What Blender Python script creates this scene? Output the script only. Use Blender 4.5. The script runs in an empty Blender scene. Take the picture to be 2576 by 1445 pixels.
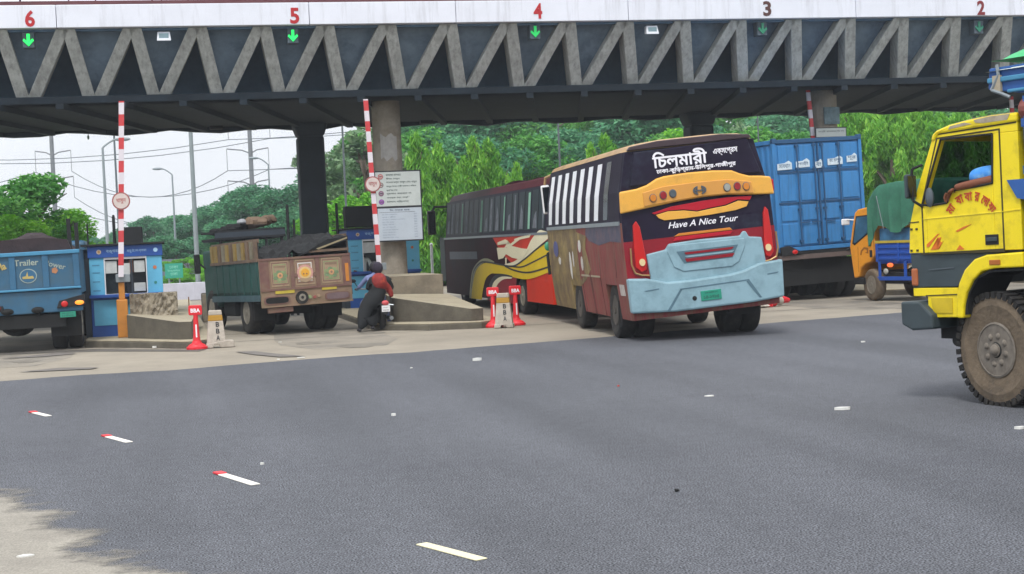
import bpy, bmesh, math, random
import numpy as np
from mathutils import Matrix, Vector
from mathutils.geometry import delaunay_2d_cdt
R_ = math.radians
random.seed(7)
SC = bpy.context.scene
COL = SC.collection

# ------------------------------------------------------------------ camera
CAM_H, CF, CROLL, CPITCH, CYAW = 1.65, 3891.43684, -0.0444773, -0.0312734, 0.2203188
_F = Vector((math.sin(CYAW)*math.cos(CPITCH), math.cos(CYAW)*math.cos(CPITCH), math.sin(CPITCH)))
_R = Vector((math.cos(CYAW), -math.sin(CYAW), 0)); _U = _R.cross(_F)
_c, _s = math.cos(CROLL), math.sin(CROLL)
_R, _U = _c*_R + _s*_U, -_s*_R + _c*_U
cam = bpy.data.cameras.new('camera'); camo = bpy.data.objects.new('camera', cam); COL.objects.link(camo)
cam.sensor_width = 36; cam.lens = 36*CF/2576; cam.clip_start = .1; cam.clip_end = 6000
camo.matrix_world = Matrix(((_R.x, _U.x, -_F.x, 0), (_R.y, _U.y, -_F.y, 0), (_R.z, _U.z, -_F.z, CAM_H), (0, 0, 0, 1)))
SC.camera = camo

# ------------------------------------------------------------------ sky, sun, exposure
SUN_EL, SUN_AZ = 58, 205          # azimuth clockwise from +Y
w = bpy.data.worlds.new('World'); SC.world = w; w.use_nodes = True
nt = w.node_tree; nt.nodes.clear()
N = nt.nodes.new
out = N('ShaderNodeOutputWorld'); bg = N('ShaderNodeBackground'); sky = N('ShaderNodeTexSky')
sky.sky_type = 'NISHITA'; sky.sun_disc = False; sky.sun_elevation = R_(SUN_EL); sky.sun_rotation = R_(SUN_AZ)
sky.air_density = 1; sky.dust_density = 3
tc = N('ShaderNodeTexCoord'); sep = N('ShaderNodeSeparateXYZ'); nt.links.new(tc.outputs['Generated'], sep.inputs[0])
mr = N('ShaderNodeMapRange'); mr.inputs[1].default_value = 0; mr.inputs[2].default_value = 1; mr.inputs[3].default_value = 9.0; mr.inputs[4].default_value = 15.5
nt.links.new(sep.outputs['Z'], mr.inputs[0])
nz = N('ShaderNodeTexNoise'); nz.inputs['Scale'].default_value = 2.2; nz.inputs['Detail'].default_value = 6
mp = N('ShaderNodeMapping'); mp.inputs['Scale'].default_value = (1, 1, 3.5); nt.links.new(tc.outputs['Generated'], mp.inputs[0]); nt.links.new(mp.outputs[0], nz.inputs['Vector'])
nr = N('ShaderNodeMapRange'); nr.inputs[1].default_value = .3; nr.inputs[2].default_value = .7; nr.inputs[3].default_value = .90; nr.inputs[4].default_value = 1.10
nt.links.new(nz.outputs[0], nr.inputs[0])
mu = N('ShaderNodeMath'); mu.operation = 'MULTIPLY'; nt.links.new(mr.outputs[0], mu.inputs[0]); nt.links.new(nr.outputs[0], mu.inputs[1])
cl = N('ShaderNodeVectorMath'); cl.operation = 'SCALE'; cl.inputs[0].default_value = (.94, .965, 1.01); nt.links.new(mu.outputs[0], cl.inputs['Scale'])
mx = N('ShaderNodeMix'); mx.data_type = 'RGBA'; mx.inputs[0].default_value = .93
nt.links.new(sky.outputs[0], mx.inputs['A']); nt.links.new(cl.outputs[0], mx.inputs['B'])
nt.links.new(mx.outputs['Result'], bg.inputs[0]); bg.inputs[1].default_value = .1
nt.links.new(bg.outputs[0], out.inputs[0])
sl = bpy.data.lights.new('sun', 'SUN'); sl.energy = 1.8; sl.angle = R_(12); sl.color = (1, .96, .9)
so = bpy.data.objects.new('sun', sl); COL.objects.link(so); so.location = (0, 0, 40)
sd = Vector((math.sin(R_(SUN_AZ))*math.cos(R_(SUN_EL)), math.cos(R_(SUN_AZ))*math.cos(R_(SUN_EL)), math.sin(R_(SUN_EL))))
so.rotation_euler = sd.to_track_quat('Z', 'Y').to_euler()
SC.view_settings.view_transform = 'Standard'; SC.view_settings.look = 'None'; SC.view_settings.exposure = 0.38; SC.view_settings.gamma = 1

# ------------------------------------------------------------------ measuring helpers (survey points of the site)
def ray(u, v): return _F + _R*((u-1288)/CF) - _U*((v-722.5)/CF)
def pY(u, v, Y):
    d = ray(u, v)*(Y/ray(u, v).y); return Vector((d.x, Y, d.z+CAM_H))
def gnd(u, v, z=0):
    d = ray(u, v); d = d*((z-CAM_H)/d.z); return Vector((d.x, d.y, z))

# ------------------------------------------------------------------ materials
def lin(h):
    h = h.lstrip('#'); r = []
    for i in (0, 2, 4):
        c = int(h[i:i+2], 16)/255; r.append(c/12.92 if c <= .04045 else ((c+.055)/1.055)**2.4)
    return (*r, 1)
MATS = {}
def M(name, col, rough=.6, metal=0, mid=0, var=.18, scale=3, dirt=None, damt=.5, dscale=1.5, bump=0, bscale=40, emit=0, streak=0, spec=.5, fine=0):
    if name in MATS: return MATS[name]
    m = bpy.data.materials.new(name); m.use_nodes = True; t = m.node_tree; b = t.nodes['Principled BSDF']
    n = t.nodes.new; L = t.links.new
    c = lin(col) if isinstance(col, str) else col
    b.inputs['Roughness'].default_value = rough; b.inputs['Metallic'].default_value = metal
    b.inputs['Specular IOR Level'].default_value = spec
    co = n('ShaderNodeTexCoord')
    no = n('ShaderNodeTexNoise'); no.inputs['Scale'].default_value = scale; no.inputs['Detail'].default_value = 8; no.inputs['Roughness'].default_value = .65
    L(co.outputs['Object'], no.inputs['Vector'])
    ra = n('ShaderNodeMapRange'); ra.inputs[1].default_value = .3; ra.inputs[2].default_value = .7; ra.inputs[3].default_value = 1-var; ra.inputs[4].default_value = 1+var
    L(no.outputs[0], ra.inputs[0])
    sc = n('ShaderNodeVectorMath'); sc.operation = 'SCALE'; sc.inputs[0].default_value = c[:3]; L(ra.outputs[0], sc.inputs['Scale'])
    last = sc.outputs[0]
    if dirt:
        d = n('ShaderNodeTexNoise'); d.inputs['Scale'].default_value = dscale; d.inputs['Detail'].default_value = 10; d.inputs['Roughness'].default_value = .7
        if streak:
            mpn = n('ShaderNodeMapping'); mpn.inputs['Scale'].default_value = (6, 6, .5); L(co.outputs['Object'], mpn.inputs[0]); L(mpn.outputs[0], d.inputs['Vector'])
        else: L(co.outputs['Object'], d.inputs['Vector'])
        dr = n('ShaderNodeMapRange'); dr.inputs[1].default_value = .62-damt*.35; dr.inputs[2].default_value = .72-damt*.1; dr.clamp = True; L(d.outputs[0], dr.inputs[0])
        dm = n('ShaderNodeMath'); dm.operation = 'MULTIPLY'; dm.inputs[1].default_value = min(1, damt+.25); L(dr.outputs[0], dm.inputs[0])
        mi = n('ShaderNodeMix'); mi.data_type = 'RGBA'; L(dm.outputs[0], mi.inputs[0]); L(last, mi.inputs['A']); mi.inputs['B'].default_value = lin(dirt)
        last = mi.outputs['Result']
    if fine:
        f = n('ShaderNodeTexNoise'); f.inputs['Scale'].default_value = 90; f.inputs['Detail'].default_value = 3; L(co.outputs['Object'], f.inputs['Vector'])
        fr = n('ShaderNodeMapRange'); fr.inputs[1].default_value = .35; fr.inputs[2].default_value = .65; fr.inputs[3].default_value = 1-fine; fr.inputs[4].default_value = 1+fine; L(f.outputs[0], fr.inputs[0])
        fs = n('ShaderNodeVectorMath'); fs.operation = 'SCALE'; L(last, fs.inputs[0]); L(fr.outputs[0], fs.inputs['Scale']); last = fs.outputs[0]
    if mid:
        f = n('ShaderNodeTexNoise'); f.inputs['Scale'].default_value = 9; f.inputs['Detail'].default_value = 7; f.inputs['Roughness'].default_value = .75; L(co.outputs['Object'], f.inputs['Vector'])
        fr = n('ShaderNodeMapRange'); fr.inputs[1].default_value = .38; fr.inputs[2].default_value = .62; fr.inputs[3].default_value = 1-mid; fr.inputs[4].default_value = 1+mid; L(f.outputs[0], fr.inputs[0])
        fm = n('ShaderNodeMapping'); fm.inputs['Rotation'].default_value = (0, 0, .15); fm.inputs['Scale'].default_value = (.55, .05, 1); L(co.outputs['Object'], fm.inputs[0])
        f2 = n('ShaderNodeTexNoise'); f2.inputs['Scale'].default_value = 1.6; f2.inputs['Detail'].default_value = 5; L(fm.outputs[0], f2.inputs['Vector'])
        r2 = n('ShaderNodeMapRange'); r2.inputs[1].default_value = .35; r2.inputs[2].default_value = .65; r2.inputs[3].default_value = 1-mid*.9; r2.inputs[4].default_value = 1+mid*.9; L(f2.outputs[0], r2.inputs[0])
        pm = n('ShaderNodeMath'); pm.operation = 'MULTIPLY'; L(fr.outputs[0], pm.inputs[0]); L(r2.outputs[0], pm.inputs[1])
        fs = n('ShaderNodeVectorMath'); fs.operation = 'SCALE'; L(last, fs.inputs[0]); L(pm.outputs[0], fs.inputs['Scale']); last = fs.outputs[0]
    L(last, b.inputs['Base Color'])
    if bump:
        bn = n('ShaderNodeTexNoise'); bn.inputs['Scale'].default_value = bscale; bn.inputs['Detail'].default_value = 4; L(co.outputs['Object'], bn.inputs['Vector'])
        bu = n('ShaderNodeBump'); bu.inputs['Strength'].default_value = bump; bu.inputs['Distance'].default_value = .02; L(bn.outputs[0], bu.inputs['Height']); L(bu.outputs[0], b.inputs['Normal'])
    if emit:
        b.inputs['Emission Color'].default_value = c; b.inputs['Emission Strength'].default_value = emit
    MATS[name] = m; return m

# ------------------------------------------------------------------ mesh builder
class MB:
    def __init__(s, T=None): s.v = []; s.f = []; s.mi = []; s.ms = []; s.T = T
    def slot(s, m):
        if m not in s.ms: s.ms.append(m)
        return s.ms.index(m)
    def add(s, vs, fs, m, T=None):
        k = len(s.v); i = s.slot(m)
        for p in vs:
            p = Vector(p)
            if T is not None: p = T @ p
            if s.T is not None: p = s.T @ p
            s.v.append(p)
        for f in fs: s.f.append([k+j for j in f]); s.mi.append(i)
        return s
    def box(s, x0, x1, y0, y1, z0, z1, m, T=None):
        return s.add([(x, y, z) for z in (z0, z1) for y in (y0, y1) for x in (x0, x1)],
                     [(0, 2, 3, 1), (4, 5, 7, 6), (0, 1, 5, 4), (2, 6, 7, 3), (0, 4, 6, 2), (1, 3, 7, 5)], m, T)
    def prism(s, poly, ax, a, b, m, T=None):
        def pt(p, t): return {'x': (t, p[0], p[1]), 'y': (p[0], t, p[1]), 'z': (p[0], p[1], t)}[ax]
        n = len(poly); vs = [pt(p, a) for p in poly]+[pt(p, b) for p in poly]
        return s.add(vs, [list(range(n)), list(range(2*n-1, n-1, -1))]+[(i, (i+1) % n, n+(i+1) % n, n+i) for i in range(n)], m, T)
    def cyl(s, p0, p1, r0, m, r1=None, n=12, cap=True):
        r1 = r0 if r1 is None else r1; p0 = Vector(p0); p1 = Vector(p1); d = (p1-p0)
        q = d.to_track_quat('Z', 'Y'); vs = []
        for p, r in ((p0, r0), (p1, r1)):
            for i in range(n):
                a = 2*math.pi*i/n; vs.append(p+q @ Vector((r*math.cos(a), r*math.sin(a), 0)))
        fs = [(i, (i+1) % n, n+(i+1) % n, n+i) for i in range(n)]
        if cap: fs += [list(range(n-1, -1, -1)), list(range(n, 2*n))]
        return s.add(vs, fs, m)
    def tube(s, pts, r, m, n=8):
        for a, b in zip(pts[:-1], pts[1:]): s.cyl(a, b, r, m, n=n)
        return s
    def lathe(s, prof, m, o=(0, 0, 0), ax='z', n=24):   # prof: (radius, height)
        vs = []; k = len(prof)
        for r, h in prof:
            for i in range(n):
                a = 2*math.pi*i/n; c, d = r*math.cos(a), r*math.sin(a)
                vs.append({'z': (o[0]+c, o[1]+d, o[2]+h), 'x': (o[0]+h, o[1]+c, o[2]+d), 'y': (o[0]+c, o[1]+h, o[2]+d)}[ax])
        fs = [(j*n+i, j*n+(i+1) % n, (j+1)*n+(i+1) % n, (j+1)*n+i) for j in range(k-1) for i in range(n)]
        fs += [list(range(n)), list(range((k-1)*n, k*n))]
        return s.add(vs, fs, m)
    def ball(s, c, r, m, nu=14, nv=9, jit=0):
        if not hasattr(r, '__len__'): r = (r, r, r)
        vs = []
        for j in range(1, nv):
            t = math.pi*j/nv
            for i in range(nu):
                a = 2*math.pi*i/nu; q = 1+random.uniform(-jit, jit)
                vs.append((c[0]+r[0]*math.sin(t)*math.cos(a)*q, c[1]+r[1]*math.sin(t)*math.sin(a)*q, c[2]+r[2]*math.cos(t)*q))
        k = len(vs); vs += [(c[0], c[1], c[2]+r[2]), (c[0], c[1], c[2]-r[2])]
        fs = [(j*nu+i, j*nu+(i+1) % nu, (j+1)*nu+(i+1) % nu, (j+1)*nu+i) for j in range(nv-2) for i in range(nu)]
        fs += [(k, (i+1) % nu, i) for i in range(nu)]+[(k+1, (nv-2)*nu+i, (nv-2)*nu+(i+1) % nu) for i in range(nu)]
        return s.add(vs, fs, m)
    def text(s, txt, size, o, xd, up, m, w=None, ex=.002, align='CENTER', shear=0, bold=.0):
        me = text_mesh(txt, bold, ex/size)
        co = [v.co.copy() for v in me.vertices]
        if not co: return s
        x0 = min(c.x for c in co); x1 = max(c.x for c in co); y0 = min(c.y for c in co); y1 = max(c.y for c in co)
        ky = size/(y1-y0); kx = ky if w is None else w/(x1-x0)
        xd = Vector(xd).normalized(); up = Vector(up).normalized(); nd = xd.cross(up); o = Vector(o)
        ox = {'CENTER': (x0+x1)/2, 'LEFT': x0, 'RIGHT': x1}[align]
        vs = [o+xd*((c.x-ox)*kx+shear*(c.y-y0)*ky)+up*((c.y-(y0+y1)/2)*ky)+nd*(c.z*size) for c in co]
        fs_ = [list(p.vertices) for p in me.polygons]
        if bold and any(ord(c_) > 255 for c_ in txt):          # heavier painted strokes
            r_ = size*bold
            for q_, (a_, c_) in enumerate(((1, 0), (-1, 0), (0, 1), (0, -1), (.7, -.7), (-.7, .7))): s.add([v+xd*r_*a_+up*r_*c_-nd*.0003*(q_+1) for v in vs], fs_, m)
        return s.add(vs, fs_, m)
    def obj(s, name, parent=None, bevel=0, smooth=False, seg=2, loc=None):
        me = bpy.data.meshes.new(name)
        me.from_pydata([tuple(p) for p in s.v], [], s.f); 
        for m in s.ms: me.materials.append(m)
        for p, i in zip(me.polygons, s.mi): p.material_index = i
        b = bmesh.new(); b.from_mesh(me); bmesh.ops.recalc_face_normals(b, faces=b.faces); b.to_mesh(me); b.free()
        o = bpy.data.objects.new(name, me); COL.objects.link(o)
        if smooth:
            for p in me.polygons: p.use_smooth = True
            md = o.modifiers.new('split', 'EDGE_SPLIT'); md.split_angle = R_(38)
        if bevel:
            md = o.modifiers.new('bevel', 'BEVEL'); md.width = bevel; md.segments = seg; md.limit_method = 'ANGLE'; md.angle_limit = R_(35)
        if parent is not None: o.parent = parent
        if loc is not None: o.location = loc
        return o
_tm = {}
def text_mesh(txt, bold, ex):
    k = (txt, round(bold, 3))
    if k in _tm: return _tm[k]
    cu = bpy.data.curves.new('lettering', 'FONT'); cu.body = txt; cu.resolution_u = 3; cu.offset = bold; cu.extrude = .02
    o = bpy.data.objects.new('lettering', cu); COL.objects.link(o)
    dg = bpy.context.evaluated_depsgraph_get(); ev = o.evaluated_get(dg)
    if all(ord(c_) < 256 for c_ in txt):
        me = bpy.data.meshes.new_from_object(ev)
    else:                                   # letters with overlapping strokes: fill every outline on its own
        sp_ = []
        for s_ in ev.to_curve(dg).splines:
            P = []; bp = s_.bezier_points; n_ = len(bp)
            if n_ < 2: continue
            for i in range(n_):
                a, c = bp[i], bp[(i+1) % n_]; p0, p1, p2, p3 = a.co.xy, a.handle_right.xy, c.handle_left.xy, c.co.xy
                st_ = 1 if ((p1-p0).length < 1e-5 and (p2-p3).length < 1e-5) else 4
                for j in range(st_):
                    t = j/st_; P.append(p0*(1-t)**3+p1*3*t*(1-t)**2+p2*3*t*t*(1-t)+p3*t**3)
            if len(P) > 2: sp_.append(P)
        pts_ = [p for P in sp_ for p in P]; ed_ = []; k0 = 0
        for P in sp_: ed_ += [(k0+i, k0+(i+1) % len(P)) for i in range(len(P))]; k0 += len(P)
        r_ = delaunay_2d_cdt(pts_, ed_, [], 0, 1e-6); vv = np.array([(p.x, p.y) for p in r_[0]]); tt = np.array([list(f_) for f_ in r_[2] if len(f_) == 3])
        ce = vv[tt].mean(1); wn = np.zeros(len(ce)); A = np.array([(pts_[i].x, pts_[i].y) for i, j in ed_]); B_ = np.array([(pts_[j].x, pts_[j].y) for i, j in ed_])
        for i in range(0, len(ce), 400):         # non-zero winding, so overlapping strokes stay filled and counters stay open
            c_ = ce[i:i+400]; up = (A[None, :, 1] <= c_[:, None, 1]) & (B_[None, :, 1] > c_[:, None, 1]); dn = (A[None, :, 1] > c_[:, None, 1]) & (B_[None, :, 1] <= c_[:, None, 1])
            cr = (B_[None, :, 0]-A[None, :, 0])*(c_[:, None, 1]-A[None, :, 1])-(c_[:, None, 0]-A[None, :, 0])*(B_[None, :, 1]-A[None, :, 1])
            wn[i:i+400] = (up & (cr > 0)).sum(1)-(dn & (cr < 0)).sum(1)
        V_ = [(x, y, .012) for x, y in vv]; F_ = tt[wn != 0].tolist()
        me = bpy.data.meshes.new('lettering'); me.from_pydata(V_, [], F_)
    COL.objects.unlink(o); bpy.data.objects.remove(o); _tm[k] = me; return me
def E(name, loc=(0, 0, 0), h=0, label=None, cat=None, group=None):
    o = bpy.data.objects.new(name, None); COL.objects.link(o); o.location = loc; o.rotation_euler = (0, 0, -R_(h)); o.empty_display_size = .3
    if label: tag(o, label, cat, group)
    return o
def tag(o, label, cat, group=None, kind=None):
    if label: o['label'] = label
    if cat: o['category'] = cat
    if group: o['group'] = group
    if kind: o['kind'] = kind
    return o
def struct(o): o['kind'] = 'structure'; return o
def copy_tree(o, parent=None):
    c = o.copy(); COL.objects.link(c)
    if parent is not None: c.parent = parent
    for ch in list(o.children): copy_tree(ch, c)
    return c

# shared materials
m_black = M('black rubber', '#1a1c1f', .85, var=.3, scale=8)
m_tyre = M('dusty tyre rubber', '#1d1c1c', .9, var=.35, scale=6, dirt='#4a453d', damt=.3, dscale=5)
m_mud = M('mud caked tyre wall', '#685b4b', .95, var=.3, scale=7, dirt='#3b352f', damt=.35, dscale=4, bump=.4, bscale=30)
m_under = M('shade toned underbody', '#0d0f10', .8, var=.4, scale=4, dirt='#201e1a', damt=.3)  # near-black: the shade under the vehicles is put into this colour
m_chrome = M('dull chrome', '#9aa0a4', .3, .9, var=.1)
m_rim = M('dusty wheel rim', '#8a8478', .6, .3, var=.25, scale=12)
m_conc = M('weathered concrete', '#857c6c', .9, var=.16, scale=4, dirt='#5d564b', damt=.4, dscale=1.6, bump=.25, bscale=25, fine=.08)
m_concd = M('darker concrete', '#5c574c', .9, var=.22, scale=3, dirt='#443f38', damt=.5, dscale=1.8, bump=.25, bscale=25, fine=.08)  # darker tone for the side faces of kerbs and blocks
m_concl = M('paler concrete', '#9a917c', .9, var=.14, scale=3, dirt='#82796a', damt=.35, dscale=2, bump=.2, bscale=25, fine=.08)  # paler tone for the tops of kerbs and blocks
m_glassd = M('dark tinted glass', '#12191f', .12, var=.15, scale=2, spec=.6)
m_white = M('white gloss paint', '#dfe0e2', .4, var=.06, scale=4, dirt='#a8a8a8', damt=.15)
m_red = M('bright red plastic', '#c8202c', .45, var=.1, scale=6)
m_plate_g = M('green number plate', '#1f8a72', .5, var=.1)
m_ink = M('dark lettering ink', '#24252b', .6, var=.05)
# ================================================================== SETTING
m_grass = M('rough grass', '#4d6b34', .95, var=.35, scale=.6, dirt='#6a6040', damt=.4, dscale=.3)
m_asph = M('new asphalt', (.090, .094, .106, 1), .88, var=.12, scale=.22, dirt='#4b4c52', damt=.22, dscale=.5, bump=.08, bscale=60, fine=1.0, mid=.13, spec=.2)
m_asph2 = M('old asphalt', '#74747a', .9, var=.1, scale=.4, dirt='#5b5b60', damt=.3, fine=.15)
m_apron = M('worn apron concrete', '#8f8779', .9, var=.14, scale=.5, dirt='#7c7569', damt=.45, dscale=.55, bump=.2, bscale=30, fine=.12)
m_sand = M('spread sand', '#8d887e', .95, var=.12, scale=2, dirt='#77726a', damt=.35, dscale=1.4, bump=.4, bscale=50, fine=.2)
def sheet(name, pts, z, m):
    b = MB(); b.add([(p[0], p[1], z) for p in pts], [list(range(len(pts)))], m); return struct(b.obj(name))
sheet('ground', [(-1500, -200), (1500, -200), (1500, 3000), (-1500, 3000)], -.02, m_grass)
sheet('apron', [(-40, 15), (60, 15), (60, 66), (-40, 66)], -.008, m_apron)
edge = [(-30, 19.5), (-6, 21.9), (-2.3, 22.3), (-1.2, 22.55), (0, 22.45), (1.3, 22.9), (3, 23.2), (3.6, 23.15), (5, 23.5), (6.7, 23.9), (9, 24.7), (12.9, 25.75), (16, 26.3), (30, 28)]
rr = random.Random(3); ed = []
for a, b in zip(edge[:-1], edge[1:]):
    n = max(1, int((b[0]-a[0])/.35))
    for i in range(n):
        t = i/n; ed.append((a[0]+(b[0]-a[0])*t, a[1]+(b[1]-a[1])*t+rr.uniform(-.035, .035)))
sheet('road', [(-60, -30), (70, -30), (70, 30)]+ed[::-1]+[(-60, 16)], 0, m_asph)
sheet('far_road', [(-28, 66), (16, 66), (22, 400), (2, 400)], -.004, m_asph2)
sp = [gnd(-60, 1215), gnd(0, 1226), gnd(40, 1232), gnd(75, 1262), gnd(50, 1275), gnd(95, 1272), gnd(135, 1292), gnd(110, 1308), gnd(60, 1316), gnd(118, 1322), gnd(190, 1330), gnd(240, 1352), gnd(222, 1362), gnd(275, 1375), gnd(300, 1395), gnd(330, 1402), gnd(385, 1425), gnd(360, 1432), gnd(440, 1452), gnd(460, 1480), gnd(-60, 1500)]
A_, B_ = gnd(0, 1218), gnd(440, 1450); dd = (B_-A_).normalized(); nn = Vector((dd.y, -dd.x, 0))
if nn.dot(gnd(0, 1445)-A_) < 0: nn = -nn
t_ = m_sand.node_tree; co_ = t_.nodes.new('ShaderNodeTexCoord'); vs_ = t_.nodes.new('ShaderNodeVectorMath'); vs_.operation = 'DOT_PRODUCT'; vs_.inputs[1].default_value = nn
t_.links.new(co_.outputs['Object'], vs_.inputs[0]); n1 = t_.nodes.new('ShaderNodeTexNoise'); n1.inputs['Scale'].default_value = 1.5; n1.inputs['Detail'].default_value = 10; n1.inputs['Roughness'].default_value = .68
mp_ = t_.nodes.new('ShaderNodeMapping'); mp_.inputs['Scale'].default_value = (.9, 1.3, 1); t_.links.new(co_.outputs['Object'], mp_.inputs[0]); t_.links.new(mp_.outputs[0], n1.inputs['Vector'])
ma_ = t_.nodes.new('ShaderNodeMath'); ma_.operation = 'MULTIPLY_ADD'; ma_.inputs[1].default_value = 1.5; t_.links.new(n1.outputs[0], ma_.inputs[0]); t_.links.new(vs_.outputs['Value'], ma_.inputs[2])
mr_ = t_.nodes.new('ShaderNodeMapRange'); k0 = nn.dot(A_)+.95; mr_.inputs[1].default_value = k0-.26; mr_.inputs[2].default_value = k0+.02; mr_.clamp = True; t_.links.new(ma_.outputs[0], mr_.inputs[0])
t_.links.new(mr_.outputs[0], t_.nodes['Principled BSDF'].inputs['Alpha'])
sheet('sand_patch', [(-9, 2), (1.6, 2), (1.6, 12.5), (-9, 12.5)], .004, m_sand)
m_patch = M('tar strip', '#56555a', .9, fine=.2)
ts = [gnd(-60, 1314), gnd(0, 1308), gnd(70, 1304), gnd(122, 1308), gnd(95, 1318), gnd(30, 1322), gnd(-60, 1328)]
for k, P in enumerate([[(592, 886), (640, 884), (690, 890), (770, 897), (705, 899), (640, 893)], [(45, 937), (150, 926), (250, 925), (230, 929), (140, 933)], [(10, 903), (100, 893), (150, 888), (195, 890), (110, 898)]]):
    q = [gnd(*p) for p in P]; sheet('tar_seam', [(p.x, p.y) for p in q], .004, M('apron crack', '#6a6560', .9))
q = [gnd(x, y) for x, y in [(0, 886), (230, 878), (520, 879), (500, 884), (250, 884), (0, 893)]]
sheet('tar_seam', [(p.x, p.y) for p in q], -.004, M('apron dark joint', '#57534d', .9))
for Yj in (28.6, 31.2, 45, 52): sheet('apron_joint', [(-30, Yj), (40, Yj), (40, Yj+.05), (-30, Yj+.05)], -.004, M('apron dark joint', '#57534d', .9))
# tread-blackened wheel paths in the lanes
m_lane = M('tyre darkened concrete', '#857e72', .85, var=.15, scale=.7, dirt='#5c5954', damt=.5, dscale=.8, fine=.1)
for xl in (-2.6, 2.9, 8.4, 13.6, 19.3):
    b = MB(); n = 22; L = []; Rr = []
    for i in range(n+1):
        y = 25.2+i*1.6+(2 if xl > 10 else 0); wv = .95+rr.uniform(-.08, .08)-(.35 if i < 1 else 0); L.append((xl-wv, y)); Rr.append((xl+wv, y))
    sheet('lane_wear', L+Rr[::-1], -.0055, m_lane)

m_soil = M('oil darkened concrete', '#746e64', .8, var=.2, scale=5, dirt='#5c574f', damt=.5, dscale=3)
rs_ = random.Random(31)
for k_ in range(16):
    cx_, cy_, r_ = rs_.choice((-2.6, 2.9, 8.2, 13.4))+rs_.uniform(-1, 1), rs_.uniform(24.5, 31), rs_.uniform(.12, .4)
    P_ = [(cx_+r_*rs_.uniform(.6, 1.2)*math.cos(6.283*i/14), cy_+1.6*r_*rs_.uniform(.6, 1.2)*math.sin(6.283*i/14)) for i in range(14)]; sheet('oil_stain', P_, -.002-.0001*k_, m_soil)
# traffic islands with kerbs
def island(name, poly, h):
    b = MB(); b.prism(poly, 'z', -.05, h-.03, m_concd)
    cx = sum(p[0] for p in poly)/len(poly); cy = sum(p[1] for p in poly)/len(poly)
    top = [(cx+(p[0]-cx)*.985, cy+(p[1]-cy)*.998) for p in poly]
    b.prism(top, 'z', h-.03, h, m_concl); return struct(b.obj(name, bevel=.015))
isl = [(-6.96, -4.6), (-1.5, .78), (3.9, 6.25), (10.1, 11.7), (15.1, 17.3), (20.7, 22.9)]
for i, (a, b) in enumerate(isl):
    if i == 1: poly = [(-1.5, 29.5), (-.6, 28.55), (.22, 27.45), (.42, 27.35), (.68, 27.6), (.78, 28.4), (.78, 52), (-1.5, 52)]
    elif i == 0: continue
    else: poly = [(a, 29.75), (a+.9, 28.7), (b-.7, 28.45), (b-.5, 28.4), (b-.15, 28.7), (b, 29.3), (b, 52), (a, 52)]
    if i > 2: poly = [(x, y+3.4 if y < 40 else y) for x, y in poly]
    island('traffic_island', poly, .13)

# ================================================================== TOLL CANOPY
YG = 34.05
m_fascia = M('white fascia paint', '#dcdfe9', .5, var=.05, scale=1.5, dirt='#b3b4bb', damt=.3, dscale=.8, streak=1)
m_truss = M('painted concrete brace', '#b0b3b0', .85, var=.2, scale=3, dirt='#7b7a78', damt=.5, dscale=2, streak=1)
m_infill = M('slate infill panel', '#6d7f90', .85, var=.22, scale=2.5, dirt='#43566a', damt=.5)
m_void = M('blue grey recess wall', '#56718a', .9, var=.25, scale=2)  # blue-grey for fascia backing, back wall and recess wall
m_soff = M('blue black soffit', '#15232e', .9, var=.3, scale=2.5, dirt='#0f1b24', damt=.5, dscale=1)  # very dark blue on soffit, ribs and beams
m_rail = M('rust red steel', '#5d3236', .7, var=.25, scale=3, dirt='#4a2730', damt=.4)
m_num = M('lane number red', '#b0131d', .5, var=.05)
can = E('toll_canopy', (8, YG, 0), 0, 'long concrete toll canopy with white fascia, zigzag braces and dark soffit over all lanes', 'toll canopy')
def cadd(name, b, bevel=0, lab=None, par=can):
    b.T = None
    off = Vector((8, YG, 0)); b.v = [p-off for p in b.v] if par is can else b.v
    o = b.obj(name, par, bevel)
    if lab: o['label'] = lab
    return o
XL, XR = -9.0, 31.0
js = [XL, -1.95, 3.35, 6.6, 10.6, 16.2, 21.6, XR]
for a, c in zip(js[:-1], js[1:]):
    cadd('fascia_panel', MB().box(a+.006, c-.006, YG-.12, YG+.1, 6.5, 6.98, m_fascia), .012)
cadd('fascia_backing', MB().box(XL, XR, YG+.1, YG+.2, 6.45, 6.95, m_void))
cadd('roof_slab', MB().box(XL, XR, YG+.2, 42.35, 6.5, 6.9, m_conc))
cadd('back_wall', MB().box(XL, XR, 42.15, 42.35, 5.03, 6.5, m_void))
cadd('recess_wall', MB().box(XL, XR, YG+2.0, YG+2.1, 5.03, 6.5, m_void))
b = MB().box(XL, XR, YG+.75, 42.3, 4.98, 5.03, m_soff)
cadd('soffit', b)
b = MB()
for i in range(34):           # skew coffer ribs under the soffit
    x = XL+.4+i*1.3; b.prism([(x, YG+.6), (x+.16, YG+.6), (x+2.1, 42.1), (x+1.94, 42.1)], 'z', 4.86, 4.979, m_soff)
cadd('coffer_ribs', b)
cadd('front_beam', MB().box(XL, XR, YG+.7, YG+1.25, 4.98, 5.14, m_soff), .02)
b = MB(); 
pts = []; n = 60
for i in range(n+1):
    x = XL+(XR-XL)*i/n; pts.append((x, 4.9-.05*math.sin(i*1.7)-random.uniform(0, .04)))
b.prism([(XL, 5.02)]+pts+[(XR, 5.02)], 'y', 42.2, 42.5, m_soff); cadd('rear_beam', b)
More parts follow.
